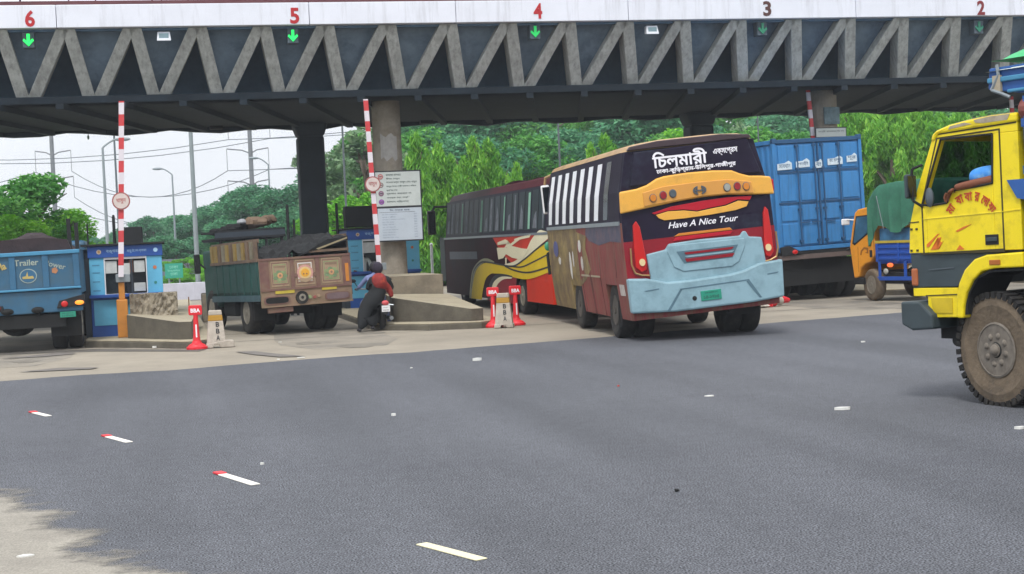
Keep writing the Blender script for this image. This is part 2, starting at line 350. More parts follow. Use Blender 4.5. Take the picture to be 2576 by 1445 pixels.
for k in range(-5, 25):        # zigzag braces and their infill panels
    P = (-1.787+1.373*k); V = (-2.671+1.373*k); V2 = V+1.373
    if V < XL or P > XR-1: continue
    zt, zb = 6.49, 5.12
    yt, yb = YG+.02, YG+.85
    def fin(x0, x1):
        b = MB(); hw = .135
        vs = [(x0-hw, yt, zt), (x0+hw, yt, zt), (x0+hw, yt+.42, zt), (x0-hw, yt+.42, zt), (x1-hw, yb, zb), (x1+hw, yb, zb), (x1+hw, yb+.42, zb), (x1-hw, yb+.42, zb)]
        b.add(vs, [(0, 1, 2, 3), (7, 6, 5, 4), (0, 4, 5, 1), (1, 5, 6, 2), (2, 6, 7, 3), (3, 7, 4, 0)], m_truss); return b
    cadd('brace', fin(P-.06, V+.11), .012); cadd('brace', fin(P+.06, V2-.11), .012)
    if -4 <= k:
        d = .38
        b = MB().add([(P+.13, yt+d, zt), (P+1.22, yt+d, zt), (V2+.04, yb+d, zb), (V2-.04, yb+d, zb), (P+.13, yt+d+.04, zt), (P+1.22, yt+d+.04, zt), (V2+.04, yb+d+.04, zb), (V2-.04, yb+d+.04, zb)],
                     [(0, 1, 2, 3), (4, 7, 6, 5), (0, 4, 5, 1), (1, 5, 6, 2), (2, 6, 7, 3), (3, 7, 4, 0)], m_infill)
        cadd('infill_panel', b)
# railing of red steel with posts above the fascia
b = MB().box(XL, XR, YG-.02, YG+.08, 7.0, 7.075, m_rail)
cadd('parapet_rail', b)
rg = random.Random(5)
for i, u in enumerate([52, 172, 240, 380, 405, 470, 555, 605, 690, 815, 905, 935, 960, 1075, 1105, 1140, 1160, 1240, 1275, 1290, 1385, 1400, 1500, 1515, 1545, 1640, 1720, 1790, 1960, 2210]):
    p = pY(u, 4, YG+.25); ln = rg.uniform(-.12, .12)
    o = MB().cyl((p.x, YG+.03+.1*(i % 2), 6.97), (p.x+ln, YG+.03+.1*(i % 2), 7.7), .016 if i % 3 else .024, M('dark purple steel bar', '#3d2740', .6), n=6)
    cadd('parapet_post', o)
# columns
def column(x, y, r, z1, lab, m=M('round column render', '#989083', .9, var=.18, scale=2.5, dirt='#6b6150', damt=.5, dscale=1.2, bump=.2, bscale=25, fine=.08)):
    b = MB().lathe([(r*1.02, .1), (r*1.02, 1.55), (r, 1.6), (r, z1)], m, (x, y, 0), n=28)
    return cadd('column', b, 0, lab)
column(5.24, 36.1, .335, 5.0, 'brown weathered round column with pale patch')
column(16.25, 36.1, .335, 5.0, 'round column behind the shipping container')
column(27.2, 36.1, .335, 5.0, None)
m_dcol = M('dark rear column paint', '#2f3840', .85, var=.2, scale=2)  # rear columns are darker than the round front ones
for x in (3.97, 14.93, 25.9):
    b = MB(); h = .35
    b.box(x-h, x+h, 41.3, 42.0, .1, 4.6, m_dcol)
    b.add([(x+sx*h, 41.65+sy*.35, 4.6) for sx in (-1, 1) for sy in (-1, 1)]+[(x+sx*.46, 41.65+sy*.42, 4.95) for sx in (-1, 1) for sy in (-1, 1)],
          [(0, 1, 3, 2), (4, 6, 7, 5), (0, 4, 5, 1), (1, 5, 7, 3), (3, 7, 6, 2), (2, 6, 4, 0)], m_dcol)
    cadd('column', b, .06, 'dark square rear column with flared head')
for lab, u, v, n_ in (('red lane number 6', 75, 47, '6'), ('red lane number 5', 741, 40, '5'), ('red lane number 4', 1353, 28, '4'), ('red lane number 3', 1930, 22, '3'), ('red lane number 2', 2468, 20, '2')):
    p = pY(u, v, YG-.125)
    mm = {'3': M('lane number brown', '#54302c', .6), '2': M('lane number dull red', '#7d2428', .6)}.get(n_, m_num)
    b = MB().text(n_, .345, (p.x, YG-.122, p.z), (1, 0, 0), (0, 0, 1), mm, w=.2, ex=.004, bold=.03)
    cadd('lane_number', b, 0, lab)
p = pY(985, 388, 35.75)
b = MB(); a0 = []
for i in range(7):
    t = -.62+i*.2; a0.append((5.24+.338*math.sin(t), 36.1-.338*math.cos(t)))
zz = lambda i: (3.62+.06*math.sin(i*2.1), 4.18+.05*math.cos(i*1.7))
vs = []
for i, (x, y) in enumerate(a0): lo, hi = zz(i); vs += [(x, y, lo), (x, y, hi)]
b.add(vs, [(2*i, 2*i+2, 2*i+3, 2*i+1) for i in range(6)], M('torn pale poster', '#a3a09c', .9, var=.15, scale=8)); 
tag(b.obj('poster_remnant'), 'torn pale poster remnant pasted high on the brown round column', 'poster')

# overhead green arrows
m_house = M('signal housing', '#46525d', .7, var=.2)
for i, (u, v, st, lab) in enumerate([(71, 101, 1.1, 'brightest green down arrow signal, under the number 6'), (737, 90, .8, 'bright green down arrow signal under the number 5'), (1347, 80, .3, 'dimmer green down arrow signal under the number 4'), (1919, 72, .04, 'faint green down arrow signal under the number 3'), (2464, 68, .02, 'faintest green down arrow signal, under the number 2')]):
    p = pY(u, v, YG+.0); t = E('lane_signal', (p.x, YG, p.z), 0, lab, 'lane signal', 'green arrow signals under the canopy')
    MB().box(-.12, .12, .03, .3, -.16, .16, m_house).obj('housing', t, .01)
    k = .0; a = [(-.035, .15), (.035, .15), (.035, -.03), (.1, .035), (.13, -.01), (0, -.15), (-.13, -.01), (-.1, .035), (-.035, -.03)]; a = [(x_*.86, z_*.86) for x_, z_ in a]
    MB().prism(a, 'y', .0, .028, M('green led %d' % i, [(.01, .8, .10, 1), (.01, .75, .12, 1), (.01, .5, .1, 1), (.02, .22, .12, 1), (.02, .18, .11, 1)][i], .5, emit=st, var=0)).obj('arrow', t)
m_lampw = M('floodlight casing', '#c9ced6', .4, var=.1)
for u, v, lab in ((412, 92, 'square white floodlight under the fascia between numbers 6 and 5'), (1640, 76, 'square white floodlight under the fascia between numbers 4 and 3')):
    p = pY(u, v, YG+.0); t = E('floodlight', (p.x, YG+.05, p.z), 0, lab, 'floodlight', 'floodlights under the fascia')
    MB().add([(-.13, -.05, .1), (.13, -.05, .1), (.15, -.12, -.1), (-.15, -.12, -.1), (-.13, .1, .1), (.13, .1, .1), (.15, .06, -.08), (-.15, .06, -.08)], [(0, 1, 2, 3), (4, 7, 6, 5), (0, 4, 5, 1), (1, 5, 6, 2), (2, 6, 7, 3), (3, 7, 4, 0)], m_lampw).obj('casing', t, .01)
    MB().box(-.1, .1, -.10, -.085, -.075, .06, M('floodlight glass', '#6f8890', .1)).obj('lens', t)
for u, v, lab in ((544, 322, 'small dark box lamp hanging from the rear soffit above the painted truck'), (1072, 308, 'small dark box lamp hanging from the rear soffit right of the round column')):
    p = pY(u, v, 41.9); t = E('soffit_lamp', (p.x, 41.9, 4.9), 0, lab, 'soffit lamp', 'dark box lamps under the soffit')
    MB().box(-.17, .17, -.15, .15, p.z-4.9-.04, p.z-4.9+.06, m_black).obj('casing', t, .01); MB().cyl((0, 0, p.z-4.9+.05), (0, 0, .03), .02, m_black).obj('stem', t)
p = pY(222, 346, 41.8)
t = E('hanging_bulb', (p.x, 41.8, p.z), 0, 'tiny bulb dangling from the soffit above the blue booth', 'bulb')
MB().cyl((0, 0, .04), (0, 0, .22), .008, m_black, n=6).obj('wire', t); MB().ball((0, 0, 0), (.03, .03, .06), M('dusty bulb glass', '#6f8d80', .3)).obj('bulb', t)

# ================================================================== ISLAND BLOCKS
def slab(name, poly, zt, zb, mside, mtop, label, cat, bev=.02):
    b = MB(); n = len(poly)
    vs = [(p[0], p[1], zb) for p in poly]+[(p[0], p[1], z) for p, z in zip(poly, zt)]
    b.add(vs, [(i, (i+1) % n, n+(i+1) % n, n+i) for i in range(n)]+[list(range(n))], mside); b.add(vs[n:], [list(range(n))], mtop)
    o = b.obj(name, bevel=bev); return tag(o, label, cat)
slab('crash_block', [(4.3, 29.95), (5.6, 28.65), (5.85, 28.7), (5.85, 32.4), (4.5, 32.4)], [.6, .36, .36, .54, .6], .12, m_concd, m_concl, 'low wedge of darker concrete tapering to the right, beside the motorcycle', 'crash block')
slab('crash_block', [(-.72, 29.35), (.2, 27.9), (.42, 27.85), (.62, 32.2), (-.4, 32.2)], [.56, .44, .44, .5, .56], .12, m_concd, m_concl, 'low wedge of dark concrete on the island between the blue booth and the red stand', 'crash block')
slab('concrete_wall', [(4.5, 32.5), (5.78, 32.5), (5.78, 34.9), (4.5, 34.9)], [.96]*4, .12, m_conc, m_concl, 'plain beige concrete wall block in front of the round column', 'wall block')
b = MB()
rg = random.Random(2)
xa_, xb_ = pY(326, 760, 29.9).x, pY(447, 760, 29.9).x; zt_ = pY(380, 739, 29.9).z
nx_, nz_ = 26, 12; m_rub = M('rough rubble concrete', '#99907f', .95, var=.3, scale=7, dirt='#5f574b', damt=.55, dscale=6, bump=.9, bscale=14)
vs_ = []
for j in range(nz_+1):
    for i in range(nx_+1): vs_.append((xa_+(xb_-xa_)*i/nx_, 29.9+rg.uniform(-.035, .03), .12+(zt_-.12)*j/nz_+(rg.uniform(-.02, .015) if j == nz_ else 0)))
k_ = len(vs_); vs_ += [(x, 30.28, z) for x, y, z in vs_]
W1 = nx_+1; fs_ = [(j*W1+i, j*W1+i+1, (j+1)*W1+i+1, (j+1)*W1+i) for j in range(nz_) for i in range(nx_)]
fs_ += [(nz_*W1+i, nz_*W1+i+1, k_+nz_*W1+i+1, k_+nz_*W1+i) for i in range(nx_)]+[(j*W1, (j+1)*W1, k_+(j+1)*W1, k_+j*W1) for j in range(nz_)]+[(j*W1+nx_, k_+j*W1+nx_, k_+(j+1)*W1+nx_, (j+1)*W1+nx_) for j in range(nz_)]+[(k_, k_+nx_, k_+nz_*W1+nx_, k_+nz_*W1)]
b.add(vs_, fs_, m_rub)
tag(b.obj('rubble_wall'), 'rough pitted stone wall block right of the blue booth', 'wall block')
b = MB().box(.84, 1.3, 37.2, 38.6, -.01, .66, m_conc); 
o = tag(b.obj('concrete_block', bevel=.03), 'small grey concrete block beyond the rough stone wall, left of the painted truck', 'concrete block')

# ================================================================== BOOTHS
m_cyan = M('light blue panel', '#5fb0d3', .5, var=.08, scale=3, dirt='#4a8bab', damt=.25)
m_royal = M('royal blue panel', '#1d4f9e', .5, var=.1, scale=3, dirt='#15386c', damt=.3)
m_bdark = M('booth corner steel', '#2d3640', .7, var=.2)
m_paper = M('pasted paper', '#bfc3c2', .8, var=.1, scale=9)
m_btext = M('pale blue lettering', '#a8cdea', .6, var=.1)
def booth(x, y, W, Hh, label, full=True):
    t = E('toll_booth', (x, y, .12), 0, label, 'toll booth', 'blue toll booths on the islands')
    s = Hh/1.75; D = 2.1
    MB().box(0, W, 0, D, 0, .74*s, m_royal).obj('lower_wall', t, .01)
    b = MB(); b.box(.05, W*.54, -.012, .0, .22*s, .70*s, m_cyan); b.box(W*.57, W*.62, -.012, 0, .22*s, .7*s, m_cyan); b.obj('lower_panel', t)
    MB().box(-.02, W+.02, -.12, .06, .74*s, .80*s, m_royal).obj('counter_ledge', t, .008)
    wl, wr = W*.20, W*.79
    MB().box(0, wl, 0, D, .80*s, 1.5*s, m_cyan).obj('side_panel', t, .006)
    MB().box(wr, W, 0, D, .80*s, 1.5*s, m_cyan).obj('side_panel', t, .006)
    MB().box(-.12, -.002, .03, D, 0, 1.62*s, m_bdark).obj('corner_post', t, .006)
    MB().box(-.02, W+.02, -.03, D, 1.5*s, 1.72*s, m_royal).obj('name_band', t, .006)
    MB().box(-.14, W+.07, -.1, D+.1, 1.721*s, 1.76*s, m_black).obj('roof', t, .006)
    wn = MB().box(wl, wr, .5, .52, .80*s, 1.5*s, M('booth interior wall', '#57615f', .8, var=.3, scale=6)).obj('window', t)
    b = MB(); b.box(wl, wr, -.005, .02, 1.46*s, 1.5*s, m_white); b.box(wl+.0, wl+.02, -.005, .02, .8*s, 1.46*s, m_white); b.box(wr-.02, wr, -.005, .02, .8*s, 1.46*s, m_white)
    b.box(wl+(wr-wl)*.62, wl+(wr-wl)*.66, -.004, .02, .8*s, 1.46*s, m_bdark); b.obj('window_frame', wn)
    g = (wr-wl)
    for q in ((wl+.02, wl+g*.3, 1.2, 1.43), (wl+g*.44, wl+g*.6, 1.16, 1.38), (wl+g*.7, wr-.04, 1.2, 1.42), (wl+g*.68, wr-.04, .84, 1.0)): MB().box(q[0], q[1], .03, .035, q[2]*s, q[3]*s, m_paper).obj('notice_paper', wn)
    MB().box(wl+g*.5, wr-.03, .2, .5, .80*s, 1.2*s, M('dark monitor back', '#20262b', .6)).obj('monitor', wn, .01)
    MB().box(wl+g*.58, wl+g*.68, .035, .05, 1.2*s, 1.44*s, M('brown folder', '#7a4f43', .7)).obj('folder', wn)
    b = MB(); b.text('পরম' if 0 else 'বঙ্গবন্ধু', .075*s, (W*.36, -.032, 1.61*s), (1, 0, 0), (0, 0, 1), m_btext, w=W*.24); b.text('সেতু-টোল-প্লাজা', .075*s, (W*.66, -.032, 1.61*s), (1, 0, 0), (0, 0, 1), m_btext, w=W*.27); b.obj('band_lettering', t)
    b = MB(); b.cyl((W*.14, -.03, 1.61*s), (W*.14, -.04, 1.61*s), .045, M('emblem cream', '#c9b9a2', .6), n=10); b.cyl((W*.14, -.04, 1.61*s), (W*.14, -.045, 1.61*s), .025, M('emblem ochre', '#a8794a', .6), n=10)
    b.cyl((W*.92, -.03, 1.61*s), (W*.92, -.04, 1.61*s), .042, m_btext, n=12); b.obj('emblem', t)
    b = MB(); b.cyl((W*.9, -.0, 1.28*s), (W*.9, -.008, 1.28*s), .035, M('orange emblem', '#c4754e', .6), n=12); b.cyl((W*.9, -.0, .99*s), (W*.9, -.008, .99*s), .028, M('teal emblem', '#2e7d76', .6), n=12)
    for z in (1.36, 1.22, 1.05, .88): b.box(W*.04, W*.14, -.004, 0, (z-.01)*s, (z+.012)*s, M('faint panel text', '#4a86a8', .6))
    b.text('৳', .06, (W*.44, -.016, .55*s), (1, 0, 0), (0, 0, 1), m_royal); b.text('টোল', .05, (W*.44, -.016, .42*s), (1, 0, 0), (0, 0, 1), m_royal); b.obj('panel_marks', t)
    return t
YB = 30.42
pl, pr = pY(226, 700, YB), pY(409, 700, YB)
booth(pl.x, YB, pr.x-pl.x, pY(228, 617, YB).z-.12, 'bright blue toll booth with papers in its window, behind the yellow barrier post')
booth(4.38, 37.6, 1.75, 1.95, 'blue toll booth half hidden behind the painted truck and the round column')

# white shirt attendant behind the second booth window
def rooftop(x, y, z, w_, h_, label):
    b = MB().box(x, x+w_, y, y+.5, z, z+h_, m_black); o = tag(b.obj('rooftop_unit', bevel=.015), label, 'rooftop unit', 'black rooftop units on the booths'); return o
zr = pY(320, 614, YB).z
a = pY(296, 570, YB+.5); c = pY(357, 570, YB+.5)
rooftop(a.x, YB+.5, zr-.02, c.x-a.x, a.z-zr, 'boxy black unit standing on the roof of the left blue booth')
a = pY(868, 520, 38.3); c = pY(945, 520, 38.3)
rooftop(a.x, 38.3, 2.1, c.x-a.x, a.z-2.1, 'boxy black unit on the booth roof behind the round column')
for u, v, Y, z0, r, lab in ((285, 545, YB+.7, zr-.05, .03, 'thick black pole on the booth roof left of the black unit'), (219, 567, YB+.2, zr-.05, .017, 'thin black rod on the left end of the booth roof'), (722, 518, 36, .1, .035, 'tall black post right of the painted truck rack'), (739, 555, 36, .1, .03, 'shorter black post beside the dark rear column'), (823, 535, 38, .1, .025, 'slim black post just right of the dark rear column'), (846, 515, 38, .1, .035, 'thicker black post between the rear column and the second booth')):
    p = pY(u, v, Y)
    t = E('black_post', (p.x, Y, z0), 0, lab, 'post', 'black posts around the booths')
    MB().cyl((0, 0, 0), (0, 0, p.z-z0), r, m_black, n=8).obj('shaft', t); MB().cyl((0, 0, p.z-z0), (0, 0, p.z-z0+.03), r*.7, m_black, n=8).obj('cap', t)

# ================================================================== BARRIER GATES
m_ochre = M('ochre cabinet paint', '#b9792c', .6, var=.12, scale=5, dirt='#7d5424', damt=.3)
m_grey = M('grey bracket', '#7e878c', .5, var=.1)
m_rw_r = M('barrier red', '#c23a3e', .5, var=.12, scale=9); m_rw_w = M('barrier white', '#d5cfd6', .5, var=.06)
def gate(base, top, Y, label, z0=.13, disc=None, r=.048, cab=True):
    t = E('barrier_gate', (base[0], Y, z0), 0, label, 'barrier gate', 'raised red and white barrier arms')
    zb = base[1]-z0
    if cab:
        MB().box(-.11, .09, -.12, .15, 0, zb-.42, m_ochre).obj('cabinet', t, .02)
        b = MB().box(-.06, .05, -.08, .08, zb-.42, zb-.1, m_ochre); b.obj('pivot_post', t, .012)
        MB().box(-.1, .16, -.13, .1, zb-.1, zb+.05, m_grey).obj('bracket', t, .012)
    b = MB(); P0 = Vector((0, -.16, zb)); P1 = Vector((top[0]-base[0], -.16, top[1]-z0)); L = (P1-P0).length; seg = .215; n = int(L/seg); k = 0
    for i in range(n+1):
        a = P0.lerp(P1, min(1, i*seg/L)); c = P0.lerp(P1, min(1, (i+1)*seg/L))
        if (c-a).length < .01: continue
        mm = m_rw_w if i % 2 == 0 else m_rw_r
        b.add([(q.x+sx*r, q.y+sy*.03, q.z) for q in (a, c) for sy in (-1, 1) for sx in (-1, 1)], [(0, 1, 3, 2), (4, 6, 7, 5), (0, 4, 5, 1), (1, 5, 7, 3), (3, 7, 6, 2), (2, 6, 4, 0)], mm)
    b.obj('arm', t)
    if disc:
        f = (disc-base[1])/(top[1]-base[1]); q = P0.lerp(P1, f)
        d = MB().cyl((q.x, q.y-.05, q.z), (q.x, q.y-.065, q.z), .165, M('disc rim', '#9b5a58', .6), n=28); d.cyl((q.x, q.y-.065, q.z), (q.x, q.y-.07, q.z), .14, M('disc face', '#cfc2bc', .6), n=28)
        d.text('থামুন', .1, (q.x, q.y-.073, q.z), (1, 0, 0), (0, 0, 1), M('disc lettering', '#a8302f', .6), w=.17); d.obj('sign_disc', t)
        MB().box(q.x-.06, q.x+.06, q.y-.048, q.y-.031, q.z-.05, q.z+.05, m_grey).obj('disc_clamp', t)
    return t
def bg_(uvb, uvt, Y, label, uvd=None, **k):
    a = pY(*uvb, Y); c = pY(*uvt, Y); d = pY(*uvd, Y).z if uvd else None
    return gate((a.x, a.z), (c.x, c.z), Y, label, disc=d, **k)
bg_((305, 697), (306, 257), 29.75, 'upright striped barrier arm on an ochre post in front of the left blue booth', (306, 507))
bg_((951, 668), (917, 252), 32.3, 'striped barrier arm leaning left above the motorcycle, in front of the white notice boards', (936, 465))
bg_((2060, 560), (2024, 214), 35.9, 'striped barrier arm rising behind the blue shipping container')
bg_((2548, 440), (2535, 245), 36.5, 'striped barrier arm mostly hidden behind the big yellow truck cab')

# ================================================================== BOARDS
m_board = M('notice board face', '#b9c0bd', .6, var=.06, scale=2, dirt='#9aa5a2', damt=.2)
m_board2 = M('tariff board face', '#b4bec8', .6, var=.06, scale=2)
def corner(u, v): return pY(u, v, 35.55)
def board(c4, label, m):
    P = [corner(*q) for q in c4]; cx = sum(p.x for p in P)/4; cz = sum(p.z for p in P)/4
    x0 = (P[0].x+P[3].x)/2; x1 = (P[1].x+P[2].x)/2; z1 = (P[0].z+P[1].z)/2; z0 = (P[2].z+P[3].z)/2
    t = E('notice_board', (x0, 35.55, z0), 0, label, 'notice board', 'white notice boards on the round column')
    W, Hh = x1-x0, z1-z0
    MB().box(-.02, W+.02, .0, .05, -.02, Hh+.02, m_ink).obj('frame', t, .006)
    MB().box(.01, W-.01, -.006, -.0005, .01, Hh-.01, m).obj('panel', t)
    MB().box(W*.3, W*.5, .05, .3, .2*Hh, .3*Hh, m_grey).obj('bracket', t)
    return t, W, Hh
t, W, Hh = board([(942, 433), (1055, 430), (1061, 518), (947, 521)], 'upper white notice board with four red ringed symbols and Bengali rules', m_board)
b = MB()
rows = ['যানবাহন চালনার', 'ধীরে চলুন', 'লেনের মধ্যে থাকুন এবং থামুন', 'সেতুর উপর গাড়ী থামানো নিষেধ', 'ছবি তোলা', 'ধূমপান করবেন না', 'সতর্ক হয়ে গাড়ি', 'চালান নিরাপদে']
ws = [.3, .28, .62, .6, .22, .5, .46, .44]
for i, (r_, w_) in enumerate(zip(rows, ws)):
    b.text(r_, .05, (W*.24, -.008, Hh*(.9-.108*i)), (1, 0, 0), (0, 0, 1), M('board lettering', '#3d5149', .7), w=W*w_*1.1, align='LEFT', bold=.01)
b.obj('lettering', t)
b = MB()
for i, c in enumerate(['#a8605f', '#7c6a68', '#7a4f68', '#7d3a90']):
    z = Hh*(.86-.24*i); b.cyl((W*.12, -.006, z), (W*.12, -.012, z), .062, M('symbol ring %d' % i, c, .6), n=20); b.cyl((W*.12, -.012, z), (W*.12, -.015, z), .042, M('symbol face %d' % i, ['#c89a98', '#b5a8a4', '#8f7c8c', '#a06bb0'][i], .6), n=20)
    b.box(W*.12-.035, W*.12+.035, -.018, -.0155, z-.008, z+.008, m_ink)
b.obj('symbols', t)
t, W, Hh = board([(948, 524), (1061, 521), (1064, 603), (953, 607)], 'lower bluish white tariff board with rows of fine print', m_board2)
b = MB(); b.text('টোলের হার', .05, (W*.5, -.008, Hh*.93), (1, 0, 0), (0, 0, 1), M('tariff heading', '#3f4d63', .7), w=W*.45, bold=.01)
b.box(W*.05, W*.85, -.0075, -.0065, Hh*.86, Hh*.868, m_ink)
rows = ['মোটর সাইকেল', 'কার / জীপ', 'মাইক্রো পিকআপ যানবাহন', 'ছোট বাস', 'বড় বাস', 'ছোট ট্রাক', 'মাঝারি ট্রাক', 'বড় ট্রাক', 'ট্রেইলার', 'ট্রেইলার বড়']
for i, r_ in enumerate(rows):
    z = Hh*(.8-.078*i); b.text(r_, .03, (W*.1, -.008, z), (1, 0, 0), (0, 0, 1), M('tariff print', '#75839a', .7), w=W*(.14+.018*len(r_)), align='LEFT'); b.text(['৫০', '৫৫০', '৬০০', '৭৫০', '১০০০', '১০০০', '১২৫০', '১৬০০', '২০০০', '৩০০০'][i], .03, (W*.85, -.008, z), (1, 0, 0), (0, 0, 1), M('tariff print', '#75839a', .7), w=.07)
b.obj('lettering', t)
a = pY(2053, 324, 35.6); c = pY(2128, 343, 35.6)
t = E('sign_plate', (a.x, 35.6, c.z), 0, 'narrow white sign plate on the column just above the blue container', 'sign plate')
MB().box(-.02, c.x-a.x+.02, 0, .04, -.02, a.z-c.z+.02, m_ink).obj('frame', t); MB().box(0, c.x-a.x, -.006, -.0005, 0, a.z-c.z, m_board).obj('panel', t)
MB().text('যাত্রী যানবাহন টোল', .06, ((c.x-a.x)/2, -.008, .13), (1, 0, 0), (0, 0, 1), m_ink, w=.68).obj('lettering', t)
a = pY(2073, 270, 35.7); c = pY(2113, 312, 35.7)
b = MB(); b.box(a.x, c.x, 35.70, 35.74, c.z, a.z, M('faded poster', '#6d8288', .7, var=.3, scale=7, dirt='#3a5058', damt=.5, dscale=5))
tag(b.obj('poster'), 'faded blue grey poster high on the column behind the container', 'poster')
# ================================================================== FAR ROAD FURNITURE
m_pole = M('galvanised pole', '#5c656a', .6, .2, var=.1); m_pyl = M('tapered pylon steel', '#75787c', .7, var=.25, scale=.6)
m_polel = M('pale galvanised pole', '#8a9498', .6, .2, var=.1)
def lamp_post(u, vt, ul, vl, Y, label, r=.09):
    top = pY(u, vt, Y); lamp = pY(ul, vl, Y)
    t = E('street_lamp', (top.x, Y, -.02), 0, label, 'street lamp', 'street lamps along the road beyond the tolls')
    h = top.z+.02; dx = lamp.x-top.x; dz = lamp.z-top.z
    MB().cyl((0, 0, 0), (0, 0, h), r, m_polel, r1=r*.55, n=10).obj('pole', t)
    pts = [(0, 0, h)]+[(dx*k, 0, h+dz*math.sin(k*math.pi/2)) for k in (.12, .3, .5, .75, 1)]
    MB().tube(pts, r*.5, m_polel, 6).obj('bracket_arm', t)
    s_ = 1 if dx > 0 else -1
    MB().ball((dx+s_*.2, 0, h+dz), (.35, .12, .09), m_polel).obj('lamp_head', t); return t
lamp_post(258, 372, 296, 351, 70, 'tall curved street lamp left of the upright barrier arm')
lamp_post(433, 440, 404, 425, 105, 'small curved street lamp against the sky right of the barrier arm')
lamp_post(675, 415, 645, 398, 105, 'small curved street lamp right of the nearer power pylon')
def plain_pole(u, v, Y, label, r=.07, m=m_pole):
    p = pY(u, v, Y); t = E('tall_pole', (p.x, Y, -.02), 0, label, 'pole', 'tall plain poles beyond the canopy')
    MB().cyl((0, 0, 0), (0, 0, p.z+.6), r, m, r1=r*.75, n=8).obj('shaft', t); MB().cyl((0, 0, 0), (0, 0, .3), r*1.8, m, n=8).obj('base', t)
plain_pole(478, 305, 62, 'tallest pale pole standing between the left booth and the painted truck', .1, m_polel)
plain_pole(287, 345, 90, 'thin grey pole just left of the upright barrier arm', .07)
plain_pole(860, 300, 55, 'thin dark pole between the dark rear column and the round column', .045)
plain_pole(1403, 290, 52, 'thin dark pole above the maroon bus roof', .045)
plain_pole(1906, 300, 52, 'thin dark pole left of the container behind the bus', .035)
p = pY(1085, 620, 45)
t = E('short_pole', (p.x, 45, 0), 0, 'pale slim pole between the tariff board and the maroon bus', 'pole'); MB().cyl((0, 0, 0), (0, 0, p.z+.05), .04, m_white, n=8).obj('shaft', t); MB().ball((0, 0, p.z+.05), .05, m_white).obj('cap', t)
# power pylons
def pylon(u, arms, Y, label):
    p = pY(u, arms[0][0], Y); t = E('power_pylon', (p.x, Y, -.02), 0, label, 'power pylon', 'monopole power pylons')
    MB().cyl((0, 0, 0), (0, 0, p.z+9), .20, m_pyl, r1=.12, n=10).obj('mast', t)
    ends = []
    for v, l, r in arms:
        z = pY(u, v, Y).z
        for q in (l, r):
            e = pY(q, v, Y).x-p.x; MB().tube([(0, 0, z-.25), (e*.35, 0, z+.02), (e, 0, z+.15)], .05, m_pyl, 6).obj('crossarm', t)
            MB().cyl((e, 0, z+.1), (e, 0, z-1.5), .022, m_pyl, n=6).obj('insulator', t); ends.append((p.x+e, Y, z-1.5))
    return t, ends
t1, e1 = pylon(131, [(384, 88, 178), (450, 95, 185)], 125, 'power pylon at far left above the leafy tree')
t2, e2 = pylon(626, [(300, 572, 677), (378, 570, 675), (458, 573, 678)], 118, 'power pylon left of the dark rear column')
def wire(a, b, sag, k):
    pts = [(a[0]+(b[0]-a[0])*t, a[1]+(b[1]-a[1])*t, a[2]+(b[2]-a[2])*t-sag*4*t*(1-t)) for t in [i/12 for i in range(13)]]
    o = MB().tube(pts, .028, m_pole, 4).obj('power_line'); tag(o, 'sagging grey power line strung between the pylons', 'power line', 'power lines between the pylons'); return o
for i, (pa, pb) in enumerate([(e1[1], e2[2]), (e1[0], e2[3]), (e1[3], e2[4]), (e1[2], e2[5])]): wire(pa, pb, 2.0, i)
for i, pb in enumerate(e2): wire(pb, (pb[0]+34, pb[1]-18, pb[2]+4.5), 1.5, i)
for i, pb in enumerate(e2[:2]): wire(pb, (pb[0]-48, pb[1]+9, pb[2]+5.5-i), 3, i)
for i, pb in enumerate((e1[0], e1[2])): wire(pb, (pb[0]-20, pb[1]-10, pb[2]-3), .8, i)
# green direction sign and barriers on the far road
a = pY(414, 664, 66); c = pY(461, 699, 66)
t = E('road_sign', (a.x, 66, 0), 0, 'small green direction sign on two legs by the far road', 'road sign')
MB().box(0, c.x-a.x, 0, .04, c.z, a.z, M('green sign face', '#2f9a82', .5, var=.08)).obj('panel', t); 
for x in (.15, c.x-a.x-.15): MB().cyl((x, .06, 0), (x, .06, a.z-.05), .03, m_polel, n=6).obj('leg', t)
b = MB()
for i, (z, w_) in enumerate(((.75, .5), (.5, .7), (.28, .4))):
    b.text('ঢাকা টাঙ্গাইল'.split()[i % 2], .12, ((c.x-a.x)/2, -.004, c.z+(a.z-c.z)*z), (1, 0, 0), (0, 0, 1), M('sign pale green print', '#8fd6c4', .6), w=(c.x-a.x)*w_)
b.obj('lettering', t)
m_jersey = M('pale road divider', '#b9b9c4', .8, var=.12, scale=2)
for i in range(7):
    a = pY(400+i*22, 733, 55+i*.0)
    b = MB(); x0 = a.x
    b.prism([(-.12, .0), (.12, 0), (.05, .62), (-.05, .62)], 'x', x0, x0+.66/1.0*(.47), m_jersey)
    b.v = [Vector((p.x, p.y+55, p.z)) for p in b.v]
    tag(b.obj('road_divider', bevel=.02), 'pale concrete divider segment in the row beyond the blue booth', 'road divider', 'concrete divider segments beyond the booth')
b = MB(); b.box(-2, 6.5, 88, 88.3, .0, 1.35, M('grey boundary wall', '#6f7480', .9, var=.12)); tag(b.obj('boundary_wall'), 'low dark grey wall across the far road behind the green sign', 'wall')
b = MB()
b.box(5, 33, 60.05, 60.1, 0, 2.1, M('blue sheet fence', '#2f5a78', .7, var=.2, scale=.5, dirt='#22404f', damt=.4))
tag(b.obj('sheet_fence'), 'dull blue sheet fence at the foot of the trees, seen left of the maroon bus', 'fence')

